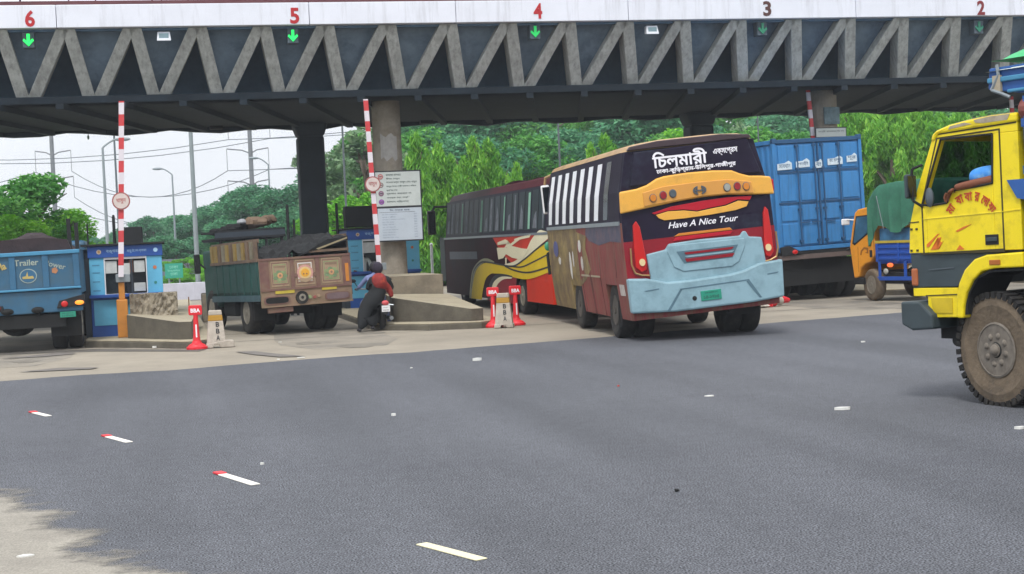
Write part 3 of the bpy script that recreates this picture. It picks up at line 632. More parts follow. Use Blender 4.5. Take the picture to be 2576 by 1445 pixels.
# ================================================================== TREES
def leafmat(name, c1, c2, c3):
    m = bpy.data.materials.new(name); m.use_nodes = True; t = m.node_tree; b = t.nodes['Principled BSDF']; n = t.nodes.new; L = t.links.new
    at = n('ShaderNodeAttribute'); at.attribute_name = 'leaf'; at.attribute_type = 'GEOMETRY'
    r = n('ShaderNodeValToRGB'); r.color_ramp.elements[0].color = lin(c1); r.color_ramp.elements[1].color = lin(c3)
    e = r.color_ramp.elements.new(.5); e.color = lin(c2); L(at.outputs['Fac'], r.inputs[0]); L(r.outputs[0], b.inputs['Base Color'])
    b.inputs['Roughness'].default_value = .6; b.inputs['Specular IOR Level'].default_value = .25
    tr = n('ShaderNodeBsdfTranslucent'); L(r.outputs[0], tr.inputs[0]); mxs = n('ShaderNodeMixShader'); mxs.inputs[0].default_value = .3
    L(b.outputs[0], mxs.inputs[1]); L(tr.outputs[0], mxs.inputs[2]); L(mxs.outputs[0], t.nodes['Material Output'].inputs[0]); return m
m_bark = M('grey brown bark', '#5c5146', .9, var=.25, scale=4)
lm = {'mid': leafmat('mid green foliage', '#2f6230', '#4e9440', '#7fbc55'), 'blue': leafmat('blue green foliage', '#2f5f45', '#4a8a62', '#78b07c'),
      'lime': leafmat('lime green foliage', '#488c28', '#72b834', '#9fd648'), 'mast': leafmat('yellow green drooping foliage', '#3f7f2e', '#6cac38', '#a0d050'), 'pale': leafmat('pale olive foliage', '#45684a', '#6f9068', '#9fb488')}
def foliage(rng, clumps, per, size, droop=0, flat=.6):
    C = []; 
    for (c, r) in clumps:
        k = int(per*(r[0]*r[1]*r[2])**(1/3)) if per > 1 else 1
        d = rng.normal(size=(k, 3)); d /= np.linalg.norm(d, axis=1)[:, None]; rad = rng.uniform(.45, 1.06, (k, 1))**.7
        p = np.array(c)+d*rad*np.array(r); C.append(np.c_[p, np.full(k, rng.uniform(-.18, .18))])
    C = np.vstack(C); n = len(C); P = C[:, :3]
    a = rng.normal(size=(n, 3)); a[:, 2] *= flat; 
    if droop: a = a*.45+np.array([0, 0, -1.0])*droop
    a /= np.linalg.norm(a, axis=1)[:, None]; b = np.cross(a, rng.normal(size=(n, 3))); b /= np.linalg.norm(b, axis=1)[:, None]
    s = size*rng.uniform(.55, 1.35, (n, 1)); wd = .42 if not droop else .22
    v = np.stack([P-a*s, P-b*s*wd, P+a*s, P+b*s*wd], 1).reshape(-1, 3)
    leaf = np.clip(.48+C[:, 3]+rng.uniform(-.28, .28, n), 0, 1)
    return v, leaf
def crown_mesh(name, v, leaf, m):
    n = len(leaf); me = bpy.data.meshes.new(name); me.vertices.add(4*n); me.vertices.foreach_set('co', v.ravel()); me.loops.add(4*n); me.loops.foreach_set('vertex_index', np.arange(4*n, dtype=np.int32))
    me.polygons.add(n); me.polygons.foreach_set('loop_start', np.arange(0, 4*n, 4, dtype=np.int32)); me.update(calc_edges=True)
    at = me.attributes.new('leaf', 'FLOAT', 'FACE'); at.data.foreach_set('value', leaf.astype(np.float32)); me.materials.append(m); return me
def trunk_mb(h, r, rng, n=5, spread=1.6, top=.75):
    b = MB(); pts = [Vector((rng.uniform(-.1, .1)*i*.4, rng.uniform(-.1, .1)*i*.4, h*top*i/4)) for i in range(5)]
    for i in range(4): b.cyl(pts[i], pts[i+1], r*(1-i*.18), m_bark, r1=r*(1-(i+1)*.18), n=8)
    for i in range(n):
        s = pts[1+i % 3].lerp(pts[2+i % 3], rng.uniform(0, 1)); a = rng.uniform(0, 6.28)
        e = s+Vector((math.cos(a)*spread, math.sin(a)*spread, h*.22)); mid = s.lerp(e, .5)+Vector((0, 0, .12*h*.3))
        b.cyl(s, mid, r*.38, m_bark, r1=r*.26, n=6); b.cyl(mid, e, r*.26, m_bark, r1=r*.1, n=6)
    return b
KIND = {}
def proto(kind, seed):
    rng = np.random.default_rng(seed); pr_ = random.Random(seed); cl_ = []
    if kind in ('broad', 'broadblue', 'limebush', 'airy'):
        H_, Rr = (7, 2.7); low = .3 if kind != 'limebush' else .02
        for i in range(22 if kind != 'airy' else 26):
            t = pr_.uniform(low, 1); a = pr_.uniform(0, 6.28); rad = Rr*math.sin(max(.1, (t-low)/(1-low))*math.pi*.80+.35)*pr_.uniform(.3, 1)
            q = pr_.uniform(.55, 1.15) if kind != 'airy' else pr_.uniform(.35, .7); cl_.append(((rad*math.cos(a), rad*math.sin(a), H_*t*.93), (q, q, q*.75)))
        v, lf = foliage(rng, cl_, 640 if kind != 'airy' else 330, .135 if kind != 'airy' else .15)
        m = {'broad': lm['mid'], 'broadblue': lm['blue'], 'limebush': lm['lime'], 'airy': lm['pale']}[kind]; tb = trunk_mb(H_, .2, pr_, 7 if kind != 'airy' else 12, 1.5)
    elif kind == 'mast':
        H_ = 6
        for i in range(15):
            t = (i+.5)/15; q = .62*(1-t)**.55+.1; cl_.append(((pr_.uniform(-.12, .12), pr_.uniform(-.12, .12), .3+t*H_*.95), (q, q, .4)))
        v, lf = foliage(rng, cl_, 800, .17, droop=1.0); m = lm['mast']; tb = trunk_mb(H_, .11, pr_, 3, .3, .9)
    elif kind == 'willow':
        H_ = 7
        for i in range(46):
            t = pr_.uniform(.12, 1); a = pr_.uniform(0, 6.28); rad = 2.3*math.sin((1-t)*1.4+.35)*pr_.uniform(.35, 1); cl_.append(((rad*math.cos(a), rad*math.sin(a), t*H_*.93), (.28, .28, .8)))
        v, lf = foliage(rng, cl_, 560, .19, droop=.9); m = lm['mast']; tb = trunk_mb(H_, .2, pr_, 5, 1.2)
    me = crown_mesh('crown', v, lf, m); o = tb.obj('trunk'); tm = o.data; bpy.data.objects.remove(o); return me, tm, H_
for kd, ns in (('broad', 3), ('broadblue', 3), ('limebush', 2), ('airy', 2), ('mast', 3), ('willow', 3)):
    KIND[kd] = [proto(kd, 10*len(kd)+i+1) for i in range(ns)]
NAMES = {'broad': ('broadleaf_tree', 'bushy mid green broadleaf tree in the belt behind the tolls'), 'broadblue': ('hazy_tree', 'hazy blue green tree in the far treeline'), 'limebush': ('lime_bush', 'bright lime green bush'), 'airy': ('airy_tree', 'sparse tree with see-through crown'), 'mast': ('mast_tree', 'narrow yellow green mast tree'), 'willow': ('drooping_tree', 'bright green tree with drooping foliage')}
tn = 0
def tree(kind, x, y, h, label=None, grp=None, wd=1, z=-.02):
    global tn; tn += 1; rg_ = random.Random(tn)
    cm, tm, H_ = KIND[kind][tn % len(KIND[kind])]; nm, lb = NAMES[kind]
    t = E(nm, (x, y, z), rg_.uniform(0, 360), label or lb, 'tree' if kind != 'limebush' else 'bush', grp or {'broad': 'broadleaf trees behind the tolls', 'broadblue': 'far treeline trees', 'limebush': 'lime green bushes', 'airy': 'sparse airy trees', 'mast': 'narrow mast trees in a row', 'willow': 'drooping trees at the right'}[kind])
    s = h/H_; t.scale = (s*wd, s*wd, s)
    for nme, me in (('trunk', tm), ('crown', cm)):
        o = bpy.data.objects.new(nme, me); COL.objects.link(o); o.parent = t
    return t
def tree_uv(kind, u, vt, Y, **k):
    p = pY(u, vt, Y); return tree(kind, p.x, Y, max(1.5, p.z), **k)
# left: leafy tree behind the blue tipper
tree_uv('broad', 70, 438, 46, label='large leafy tree behind the blue tipper truck', wd=1.25)
tree_uv('limebush', 150, 505, 45, label='bright green bush at the right edge of the leafy tree', wd=1.1)
tree_uv('broad', -40, 455, 48, label='leafy tree at the left picture edge'); tree_uv('limebush', 30, 520, 44, label='bright bush rising just above the tipper truck load', wd=1.2)
rg = random.Random(12)
# far treeline, left
for u, v, Y in [(225, 598, 150), (262, 600, 150), (300, 590, 140), (345, 562, 120), (385, 548, 112), (425, 552, 118), (460, 548, 110), (500, 545, 108), (535, 530, 104), (575, 500, 98), (605, 478, 96), (640, 476, 92), (670, 490, 95), (700, 482, 90), (735, 474, 90), (560, 560, 80), (620, 560, 80), (690, 545, 80), (405, 600, 90), (440, 610, 90), (520, 600, 85), (195, 590, 100)]:
    tree_uv('broadblue', u, v-6, Y, wd=1.25)
for u, v, Y in [(470, 640, 80), (500, 635, 78), (430, 655, 80), (385, 660, 90), (540, 640, 75)]: tree_uv('limebush', u, v, Y, label='lime green roadside bush in the gap between booth and painted truck', wd=1.4)
# middle gap
tree_uv('airy', 905, 300, 62, label='tall sparse tree seen between the rear column and the round column', wd=1.2)
tree_uv('airy', 850, 345, 72, label='smaller sparse tree right beside the dark rear column', wd=1.1); tree_uv('broad', 935, 330, 70)
for u, v in ((835, 470), (880, 480), (925, 460)): tree_uv('limebush', u, v, 58, label='lime bush under the sparse trees between the columns', wd=1.2)
tree_uv('broadblue', 815, 420, 85); tree_uv('broadblue', 870, 400, 85)
# right: tall belt of trees
for i in range(26):
    u = 1030+i*62+rg.uniform(-20, 20); Y = rg.uniform(78, 100); v = 262+rg.uniform(-20, 40)
    if 1795 < u < 1850: v = 330
    tree_uv('broad' if rg.random() < .45 else 'broadblue', u, v, Y, label=None, wd=1.15)
for i in range(22):
    u = 1040+i*72+rg.uniform(-25, 25); Y = rg.uniform(66, 76); v = 350+rg.uniform(-30, 40)
    tree_uv('broad' if rg.random() < .6 else 'broadblue', u, v, Y, wd=1.1)
for u, v in ((1048, 350), (1075, 385), (1100, 372), (1128, 400), (1158, 405), (1195, 358), (1232, 362), (1262, 430), (1295, 420), (1150, 440), (1210, 430), (1085, 440)): tree_uv('mast', u, v, 57+rg.uniform(-1.5, 2.5), wd=1.15)
for u, v in ((1345, 455), (1385, 440), (1425, 425), (1455, 400), (1500, 410)): tree_uv('limebush', u, v, 56, label='rounded lime green bush above the maroon bus roof', wd=1.25)
tree_uv('mast', 1490, 372, 57); tree_uv('mast', 1525, 350, 57, wd=1.2)
for u, v in ((1640, 322), (1670, 300), (1700, 318), (1600, 345), (1560, 360)): tree_uv('limebush', u, v, 60, label='bright green tree top above the near bus roof', wd=.9)
tree_uv('airy', 1850, 300, 64, label='sparse tree top beside the rear column above the near bus', wd=1.0)
for u in (1880, 1920, 1960, 2000): tree_uv('broad', u, 330+rg.uniform(-15, 15), 62)
for u, v in ((2125, 300), (2150, 290), (2185, 280), (2220, 278), (2262, 275), (2300, 285), (2340, 290), (2380, 300), (2430, 300), (2480, 310), (2165, 330), (2240, 320), (2320, 330), (2120, 350)): tree_uv('willow', u, v-8, 54+rg.uniform(-1, 5), wd=1.1)
# dark bank of undergrowth behind the little truck
b = MB(); rg = random.Random(8)
m_under2 = M('dark undergrowth soil', '#3a3330', .95, var=.4, scale=2, dirt='#2a4027', damt=.5)
for i in range(40): b.ball((26+i*.28, 44+rg.uniform(-1, 1), rg.uniform(.4, 2.0)), (rg.uniform(.5, .9), .6, rg.uniform(.5, 1.0)), m_under2, 9, 6, .14)
tag(b.obj('earth_bank'), 'dark earth bank below the drooping trees behind the green tarpaulin', 'earth bank')
# ================================================================== VEHICLES
def ROLL(deg, zc=1.0, pitch=0, yc=0):
    return Matrix.Translation((0, yc, zc)) @ Matrix.Rotation(R_(-deg), 4, 'Y') @ Matrix.Rotation(R_(pitch), 4, 'X') @ Matrix.Translation((0, -yc, -zc))
def wheel(par, x, y, r, w_, side, mt=None, rimr=.55, steer=0, lugs=0, name='wheel', bolts=8, mr_=None):
    """tyre as the part, rim as its sub-part; side = -1 when the hub faces left"""
    mt = mt or m_tyre; mr_ = mr_ or m_rim
    b = MB(); ri = r*rimr
    prof = [(ri, -w_*.42), (r*.80, -w_*.5), (r*.95, -w_*.46), (r, -w_*.36), (r, w_*.36), (r*.95, w_*.46), (r*.80, w_*.5), (ri, w_*.42)]
    b.lathe(prof, mt, ax='x', n=40)
    if lugs:
        for i in range(lugs):
            a = 2*math.pi*i/lugs
            T = Matrix.Rotation(a, 4, 'X')
            b.box(-w_*.5, -w_*.06, -.022, .026, r-.035, r+.022, m_tyre, T=T); T2 = Matrix.Rotation(a+math.pi/lugs, 4, 'X'); b.box(w_*.06, w_*.5, -.022, .026, r-.035, r+.022, m_tyre, T=T2)
    o = b.obj(name, par, smooth=False); o.location = (x, y, r); o.rotation_euler = (0, 0, -R_(steer))
    for p in o.data.polygons: p.use_smooth = len(p.vertices) == 4 and not lugs
    q = MB(); s = side; f = s*w_*.5
    q.lathe([(ri*1.0, f*.9), (ri*.93, f*.95), (ri*.86, f*.62), (ri*.55, f*.5), (ri*.5, f*.62), (ri*.26, f*.66), (ri*.24, f*1.0), (ri*.02, f*1.02)], mr_, ax='x', n=28)
    for i in range(bolts):
        a = 2*math.pi*i/bolts; q.cyl((f*.5, ri*.4*math.cos(a), ri*.4*math.sin(a)), (f*.82, ri*.4*math.cos(a), ri*.4*math.sin(a)), ri*.075, mr_, n=6)
    for i in range(bolts):
        a = 2*math.pi*(i+.5)/bolts; q.cyl((f*.53, ri*.7*math.cos(a), ri*.7*math.sin(a)), (f*.60, ri*.7*math.cos(a), ri*.7*math.sin(a)), ri*.10, m_black, n=8)
    q.obj('rim', o, smooth=True); return o
def interp(tab, z):
    for (z0, a0), (z1, a1) in zip(tab[:-1], tab[1:]):
        if z <= z1: return a0+(a1-a0)*(z-z0)/(z1-z0)
    return tab[-1][1]
def loft(b, secs, m):   # secs: list of lists of points, same count, closed rings
    k = len(secs[0]); vs = [p for s_ in secs for p in s_]
    fs = [(j*k+i, j*k+(i+1) % k, (j+1)*k+(i+1) % k, (j+1)*k+i) for j in range(len(secs)-1) for i in range(k)]
    fs += [list(range(k)), list(range((len(secs)-1)*k, len(secs)*k))]; b.add(vs, fs, m)
def disc(b, x, z, r, y0, y1, m, n=18, rz=None):
    rz = rz or r; b.prism([(x+r*math.cos(2*math.pi*i/n), z+rz*math.sin(2*math.pi*i/n)) for i in range(n)], 'y', y0, y1, m)

# ------------------------------------------------------------------ the near bus
m_maroon = M('dirty maroon bus paint', '#80383c', .6, spec=.15, var=.2, scale=3, dirt='#77604e', damt=.6, dscale=2.2, streak=1)
m_rearred = M('deep red bus paint', '#861c28', .5, spec=.2, var=.08, scale=3)
m_rblack = M('black violet bus paint', '#211b2d', .55, spec=.12, var=.25, scale=2.5, dirt='#3b4450', damt=.25, dscale=1.5)
m_amber = M('amber yellow bus paint', '#e3a840', .45, var=.06, scale=3, dirt='#b88a40', damt=.35, dscale=3)
m_crim = M('crimson bus stripe', '#b01a2c', .5, spec=.2, var=.06)
m_sky = M('pale blue fibreglass', '#86a6b2', .45, var=.05, scale=3, dirt='#64808b', damt=.45, dscale=2.5)
m_tan = M('tan dirty roof paint', '#a88a62', .6, var=.15, scale=3, dirt='#6f5a45', damt=.45, dscale=2)
m_beige = M('muddy beige bus side', '#8b7a52', .6, spec=.15, var=.35, scale=3.5, dirt='#5a4a44', damt=.6, dscale=1.6)
m_pane = M('painted sky reflection pane', '#eceef4', .3, var=.04, spec=.5)  # sky reflection on the panes is put into this near-white colour
m_orange = M('amber lamp', '#c77a24', .3, var=.1); m_redl = M('dark red lamp', '#8e1620', .3); m_clear = M('clear lamp', '#9a9c94', .25, var=.15); m_greyl = M('grey lamp', '#4c555c', .3)
m_brake = M('lit red lamp', '#b81616', .3, emit=.05, var=.05)
m_wtext = M('white lettering', '#eceaf0', .5, var=.02)
HB = 4.5
rtv = Vector((math.cos(R_(HB)), -math.sin(R_(HB)), 0)); o0 = Vector((6.87, 22.4, 0))+rtv*1.12
bus = E('coach', o0, HB, 'dirty maroon coach with pale blue rear bumper, amber band and white Bengali rear lettering', 'bus')
T = ROLL(4.0)
HW = [(.0, 1.12), (.5, 1.17), (1.04, 1.2), (1.5, 1.2), (2.05, 1.18), (2.36, 1.15), (2.95, 1.02), (3.02, .95), (3.06, .8), (3.09, .4)]
def bodysec(y, sc=1, z0=.36, dz=0):
    zs = [z0, .5, 1.04, 1.5, 2.05, 2.36, 2.95, 3.02, 3.06, 3.09]
    L = [(-interp(HW, z)*sc, y, z+dz*(z > 2)) for z in zs]; return L+[(-p[0], p[1], p[2]) for p in L[::-1]]
LB = 6.9
def lower(y, sc=1):
    zs = [.40, .5, 1.04, 1.5, 1.89]; L = [(-interp(HW, z)*sc, y, z) for z in zs]; return L+[(-p[0], p[1], p[2]) for p in L[::-1]]
def upper(y, sc=1, dz=0):
    zs = [1.893, 2.05, 2.36, 2.95]; L = [(-interp(HW, z)*sc, y, z+dz) for z in zs]; return L+[(-p[0], p[1], p[2]) for p in L[::-1]]
def roofs(y, sc=1, dz=0):
    zs = [2.953, 3.02, 3.06, 3.09]; L = [(-interp(HW, z)*sc*1.01, y, z+dz) for z in zs]; return L+[(-p[0], p[1], p[2]) for p in L[::-1]]
b = MB(T); 
# lower body split round the rear wheel arch on each side
b.box(-1.0, 1.0, .05, .74, .45, 1.0, m_under); b.box(-.55, .55, .7, 1.9, .45, 1.0, m_under); b.box(-1.1, 1.1, 1.9, 3.6, .36, 1.0, m_under); b.box(-.8, .8, 3.6, LB-.1, .45, 1.0, m_under); b.obj('chassis', bus)
b = MB(T); loft(b, [lower(0, .985), lower(.06), lower(.76)], m_maroon); rb = b.obj('rear_body', bus)
b = MB(T)
zs = [.93, 1.04, 1.5, 1.89]; L = [(-interp(HW, z), .76, z) for z in zs]; L = L+[(-p[0], p[1], p[2]) for p in L[::-1]]
loft(b, [L, [(p[0], 1.62, p[2]) for p in L]], m_maroon); b.obj('arch_panel', bus)
b = MB(T); loft(b, [lower(1.62), lower(3.75)], m_maroon); b.obj('middle_body', bus)
b = MB(T); loft(b, [[(p[0], p[1], max(p[2], .84)) for p in lower(3.753)], [(p[0], p[1], max(p[2], .84)) for p in lower(4.7)]], m_beige); b.obj('front_arch_panel', bus)
b = MB(T); loft(b, [lower(4.703), lower(LB-.15), lower(LB, .94)], m_beige); b.obj('front_body', bus)
b = MB(T); loft(b, [upper(.02, .985), upper(.1), upper(LB-.3), upper(LB-.1, .93)], m_rblack); b.obj('window_band', bus)
b = MB(T); loft(b, [roofs(.05, .97, -.03), roofs(.2), roofs(LB-.4), roofs(LB-.1, .9, -.06)], m_tan)
b.box(-.35, .35, 2.6, 3.9, 3.08, 3.15, m_tan); b.obj('roof', bus)
b = MB(T); b.prism([(-.98, 2.965), (-.93, 3.02), (-.5, 3.065), (.5, 3.065), (.93, 3.02), (.98, 2.965)], 'y', -.03, .06, M('dark rear roof lip', '#3a2a30', .6)); b.obj('roof_lip', bus, .012)
def sidepoly(b, pts, m, off=.006, s=-1, th=.004):
    P = [(s*(interp(HW, z)+off), y, z) for y, z in pts]; Q = [(s*(interp(HW, z)+off-th), y, z) for y, z in pts]; n = len(P)
    b.add(P+Q, [list(range(n)), list(range(2*n-1, n-1, -1))]+[(i, (i+1) % n, n+(i+1) % n, n+i) for i in range(n)], m)
nW = 8
for s in (-1, 1):
    y0, y1 = .62, LB-.35; st = (y1-y0)/nW
    for i in range(nW):
        a = y0+i*st; b = MB(T); 
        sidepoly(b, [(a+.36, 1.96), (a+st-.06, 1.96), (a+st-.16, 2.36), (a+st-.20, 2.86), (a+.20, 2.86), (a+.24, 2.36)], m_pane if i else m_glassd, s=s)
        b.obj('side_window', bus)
    b = MB(T); sidepoly(b, [(.1, 1.86), (LB-.2, 1.86), (LB-.2, 1.92), (.1, 1.92)], m_grey, s=s, off=.02, th=.02); b.obj('belt_rail', bus)
    b = MB(T)
    for (a, c, z0, z1) in ((1.95, 2.75, .4, 1.03), (2.82, 3.6, .4, 1.03)):
        for q in ((a, a+.012, z0, z1), (c-.012, c, z0, z1)): sidepoly(b, [(q[0], q[2]), (q[1], q[2]), (q[1], q[3]), (q[0], q[3])], m_black, s=s, off=.006)
        sidepoly(b, [(a+.04, z1+.0), (c-.04, z1+.0), (c-.04, z1+.03), (a+.04, z1+.03)], m_concl, s=s, off=.012, th=.01)
    b.obj('hatch_trim', bus)
    for a in (.66, 1.9, 2.8, 3.7): b = MB(T); sidepoly(b, [(a, 1.05), (a+.012, 1.05), (a+.012, 1.8), (a, 1.8)], M('panel seam', '#4a2b2c', .7), s=s); b.obj('panel_seam', bus)
b = MB(T)
sidepoly(b, [(2.7, 1.15), (3.0, 1.5), (2.85, 1.72), (3.76, 1.8), (3.76, .86), (3.3, .95)], m_beige, off=.005); b.obj('faded_paint', bus)
b = MB(T); sidepoly(b, [(.08, 1.60), (.9, 1.62), (1.8, 1.56), (2.6, 1.64), (2.9, 1.74), (2.8, 1.87), (.08, 1.87)], M('slate blue bus paint', '#45465a', .6, var=.3, scale=4, dirt='#6a4a48', damt=.4, dscale=4), off=.0045); b.obj('slate_paint', bus)
b = MB(T)
for y, z, w_, h_, c in ((5.9, 1.5, .5, .3, '#4b4f86'), (5.6, 1.28, .25, .14, '#c9c6c0'), (4.5, 1.2, .18, .5, '#c9c6c0'), (4.2, 1.32, .12, .28, '#b9b4b0'), (3.5, 1.55, .25, .22, '#c9c6c0'), (3.4, 1.25, .2, .25, '#b9b4b0')):
    n_ = 12; sidepoly(b, [(y+w_/2*math.cos(6.283*i/n_), z+h_/2*math.sin(6.283*i/n_)) for i in range(n_)], M('side paint '+c, c, .5), off=.009)
b.obj('side_graphic', bus)
b = MB(T); sidepoly(b, [(.2, .78), (.52, .78), (.52, .95), (.2, .95)], M('side notice', '#b9b0aa', .6, var=.2, scale=14), off=.014, th=.01); b.obj('side_plate', bus)
# rear face
def face(poly, y0, y1, m, name, bev=0, lab=None, par=bus):
    b = MB(T); b.prism([(x+.1, z) for x, z in poly], 'y', y0, y1, m); o = b.obj(name, par, bev)
    if lab: o['label'] = lab
    return o
face([(-1.09, 2.42), (-.98, 2.93), (.80, 2.97), (.97, 2.42)], -.02, .03, m_rblack, 'rear_window', .02)
face([(-1.28, 1.6), (-1.27, 2.1), (1.07, 2.1), (1.08, 1.6)], -.008, .02, m_rblack, 'rear_upper_panel')
face([(-1.28, 1.0), (-1.285, 1.597), (1.085, 1.597), (1.08, 1.0)], -.010, .02, m_rearred, 'rear_lower_panel')
tp = [(-1.27, 2.36), (-1.0, 2.38), (-.84, 2.42), (-.68, 2.50), (-.56, 2.525), (-.2, 2.54), (.2, 2.53), (.5, 2.50), (.62, 2.44), (.76, 2.39), (.95, 2.37), (1.10, 2.34)]
btm = [(1.13, 2.07), (.75, 2.10), (.4, 2.14), (0, 2.145), (-.4, 2.12), (-.8, 2.08), (-1.29, 2.03)]
sp_ = face(tp+btm, -.06, .0, m_amber, 'spoiler_band', .025)
face([(-.92, 2.31), (-.6, 2.37), (-.1, 2.38), (.4, 2.37), (.78, 2.30), (.8, 2.12), (.4, 2.155), (0, 2.16), (-.4, 2.14), (-.92, 2.10)], -.072, -.055, M('amber bus paint lower', '#cf9240', .45, var=.06), 'band_recess', .02)
for x, z, m, l in ((-.77, 2.215, m_orange, 'amber'), (-.61, 2.24, m_redl, 'dark red'), (-.46, 2.25, m_greyl, 'grey'), (.39, 2.25, m_clear, 'clear'), (.55, 2.25, m_redl, 'dark red'), (.69, 2.235, m_orange, 'amber')):
    b = MB(T); disc(b, x+.1, z, .058, -.085, -.07, m_greyl, rz=.066); disc(b, x+.1, z, .048, -.098, -.08, m, rz=.056); b.obj('round_lamp', bus, .004)['label'] = 'round '+l+' lamp on the amber band'
b = MB(T); n_ = 20
ring = [(.06+.105*math.cos(6.283*i/n_), 2.255+.07*math.sin(6.283*i/n_)) for i in range(n_)]; rin = [(.06+.08*math.cos(6.283*i/n_), 2.255+.05*math.sin(6.283*i/n_)) for i in range(n_)]
for i in range(n_):
    if i in (4, 5, 14, 15): continue
    j = (i+1) % n_; b.prism([ring[i], ring[j], rin[j], rin[i]], 'y', -.09, -.07, m_greyl)
b.prism([(-.03, 2.245), (.15, 2.245), (.15, 2.262), (-.03, 2.262)], 'y', -.089, -.07, m_greyl)
b.prism([(.0, 2.20), (.018, 2.20), (.03, 2.31), (.012, 2.31)], 'y', -.091, -.07, m_greyl); b.prism([(.102, 2.20), (.12, 2.20), (.108, 2.31), (.09, 2.31)], 'y', -.091, -.07, m_greyl)
b.obj('emblem', bus)
face([(-.80, 1.99), (-.5, 2.055), (0, 2.09), (.4, 2.10), (.78, 2.08), (.74, 2.02), (.55, 2.05), (.35, 1.99), (.1, 1.97), (-.1, 1.95), (-.3, 1.99), (-.55, 2.0), (-.76, 1.965)], -.03, .0, m_crim, 'red_stripe', .006)
face([(-.74, 1.955), (-.55, 1.99), (-.3, 1.975), (-.1, 1.935), (.1, 1.955), (.36, 1.975), (.56, 2.03), (.72, 2.0), (.68, 1.93), (.5, 1.89), (.1, 1.865), (-.3, 1.855), (-.62, 1.86), (-.7, 1.9)], -.028, .0, m_amber, 'amber_stripe', .006)
b = MB(T)
b.text('িচলমারী', .23, (-.28+.1, -.026, 2.775), (1, 0, 0), (0, 0, 1), m_wtext, w=.84, bold=.03)
b.text('এক্সেপ্রস', .11, (.44+.1, -.026, 2.80), (1, 0, 0), (0, 0, 1), m_wtext, w=.38, bold=.025); b.obj('route_lettering', bus)
b = MB(T); b.text('ঢাকা-কুিড়গ্রাম-উিলপুর-গাজীপুর', .095, (-.04+.1, -.026, 2.60), (1, 0, 0), (0, 0, 1), m_wtext, w=1.24, bold=.03); b.obj('route_lettering', bus)
b = MB(T); b.text('Have A Nice Tour', .095, (-.03+.1, -.014, 1.775), (1, 0, 0), (0, 0, 1), m_wtext, w=1.08, shear=.35, bold=.012); b.obj('greeting_lettering', bus)
for s, xc in ((-1, -1.06), (1, .96)):
    P = [(-.07, 1.84), (.0, 1.90), (.06, 1.80), (.09, 1.55), (.12, 1.28), (.10, 1.15), (.0, 1.12), (-.10, 1.20), (-.10, 1.5)]
    P = [(x*.8, z) for x, z in P]
    if s == 1: P = [(-p[0], p[1]) for p in P][::-1]; P = [(x*.8, z) for x, z in P]
    o = face([(xc+x, z) for x, z in P], -.05, .02, m_brake if s == 1 else m_brake, 'tail_light', .015)
    b = MB(T); disc(b, xc+.1+(-s)*.02, 1.27, .045, -.075, -.04, M('lamp cream', '#d8c090', .3, emit=.05), rz=.055); b.obj('lamp', o)
    b = MB(T); pts = [(xc+.1-s*x, -.035, z) for x, z in ((-.13, 1.5), (-.14, 1.25), (-.10, 1.12), (.0, 1.075), (.12, 1.06))]; b.tube(pts, .014, M('brass trim', '#a07f52', .4, .4), 6); b.obj('trim', o)
    mk = MB(T); mk.box(xc+.1+s*.16-.02, xc+.1+s*.16+.02, -.03, .06, 2.12, 2.3, m_crim); mk.obj('marker_lamp', bus, .01)
m_skyd = M('pale blue fibreglass groove', '#4e6c7a', .5)
hood = face([(-.92, .86), (-.96, 1.38), (-.66, 1.42), (-.60, 1.50), (-.1, 1.515), (.52, 1.50), (.57, 1.56), (.62, 1.56), (.66, 1.47), (.86, 1.44), (.90, .86)], -.05, .02, m_sky, 'engine_hood', .02)
hr = face([(-.56, 1.14), (-.64, 1.38), (-.60, 1.475), (.58, 1.455), (.58, 1.34), (.46, 1.11), (.34, 1.05), (-.42, 1.06)], -.066, -.045, m_sky, 'hood_relief', .012)
g = face([(-.40, 1.18), (-.50, 1.37), (.47, 1.37), (.36, 1.19)], -.07, -.06, m_skyd, 'grille')
for z0, z1, m in ((1.20, 1.25, m_rearred), (1.265, 1.29, m_sky), (1.31, 1.345, m_rearred)): 
    face([(-.36, z0), (-.38, z1), (.40, z1), (.36, z0)], -.078, -.069, m, 'grille_slat')
face([(-.52, 1.53), (-.48, 1.59), (.42, 1.59), (.38, 1.535)], -.03, -.01, m_crim, 'red_slot', .006)
face([(-.50, 1.60), (-.42, 1.64), (.38, 1.64), (.42, 1.60)], -.03, -.012, m_orange, 'amber_slot', .006)
bp = face([(-1.29, .52), (-1.30, 1.05), (-1.0, 1.02), (-.7, .93), (-.3, .92), (.3, .94), (.5, .97), (.75, 1.05), (1.13, 1.07), (1.10, .50), (.6, .47), (-.6, .47)], -.12, .05, m_sky, 'rear_bumper', .03, par=bus)
for P in ([(-.75, .50), (-.52, .80), (-.48, .80), (-.70, .50)], [(.52, .80), (.70, .53), (.74, .53), (.57, .82)], [(-.52, .79), (-.52, .81), (.57, .83), (.57, .81)], [(-1.08, .84), (-.84, .855), (-.84, .835), (-1.04, .825)], [(.86, .88), (1.04, .89), (1.02, .87), (.86, .86)]):
    face(P, -.1235, -.115, m_skyd, 'bumper_groove')
pl_ = face([(-.21, .585), (-.21, .735), (.11, .735), (.11, .585)], -.135, -.12, m_plate_g, 'number_plate', .005)
b = MB(T); b.text('ঢাকা মেট্রো-ব', .035, (-.05+.1, -.137, .70), (1, 0, 0), (0, 0, 1), m_ink, w=.2); b.text('১৪-২৭৮৫', .05, (-.05+.1, -.137, .635), (1, 0, 0), (0, 0, 1), m_ink, w=.24); b.obj('plate_lettering', pl_)
b = MB(T); disc(b, -.31+.1, .64, .035, -.126, -.118, m_black); b.obj('bumper_hole', bus)
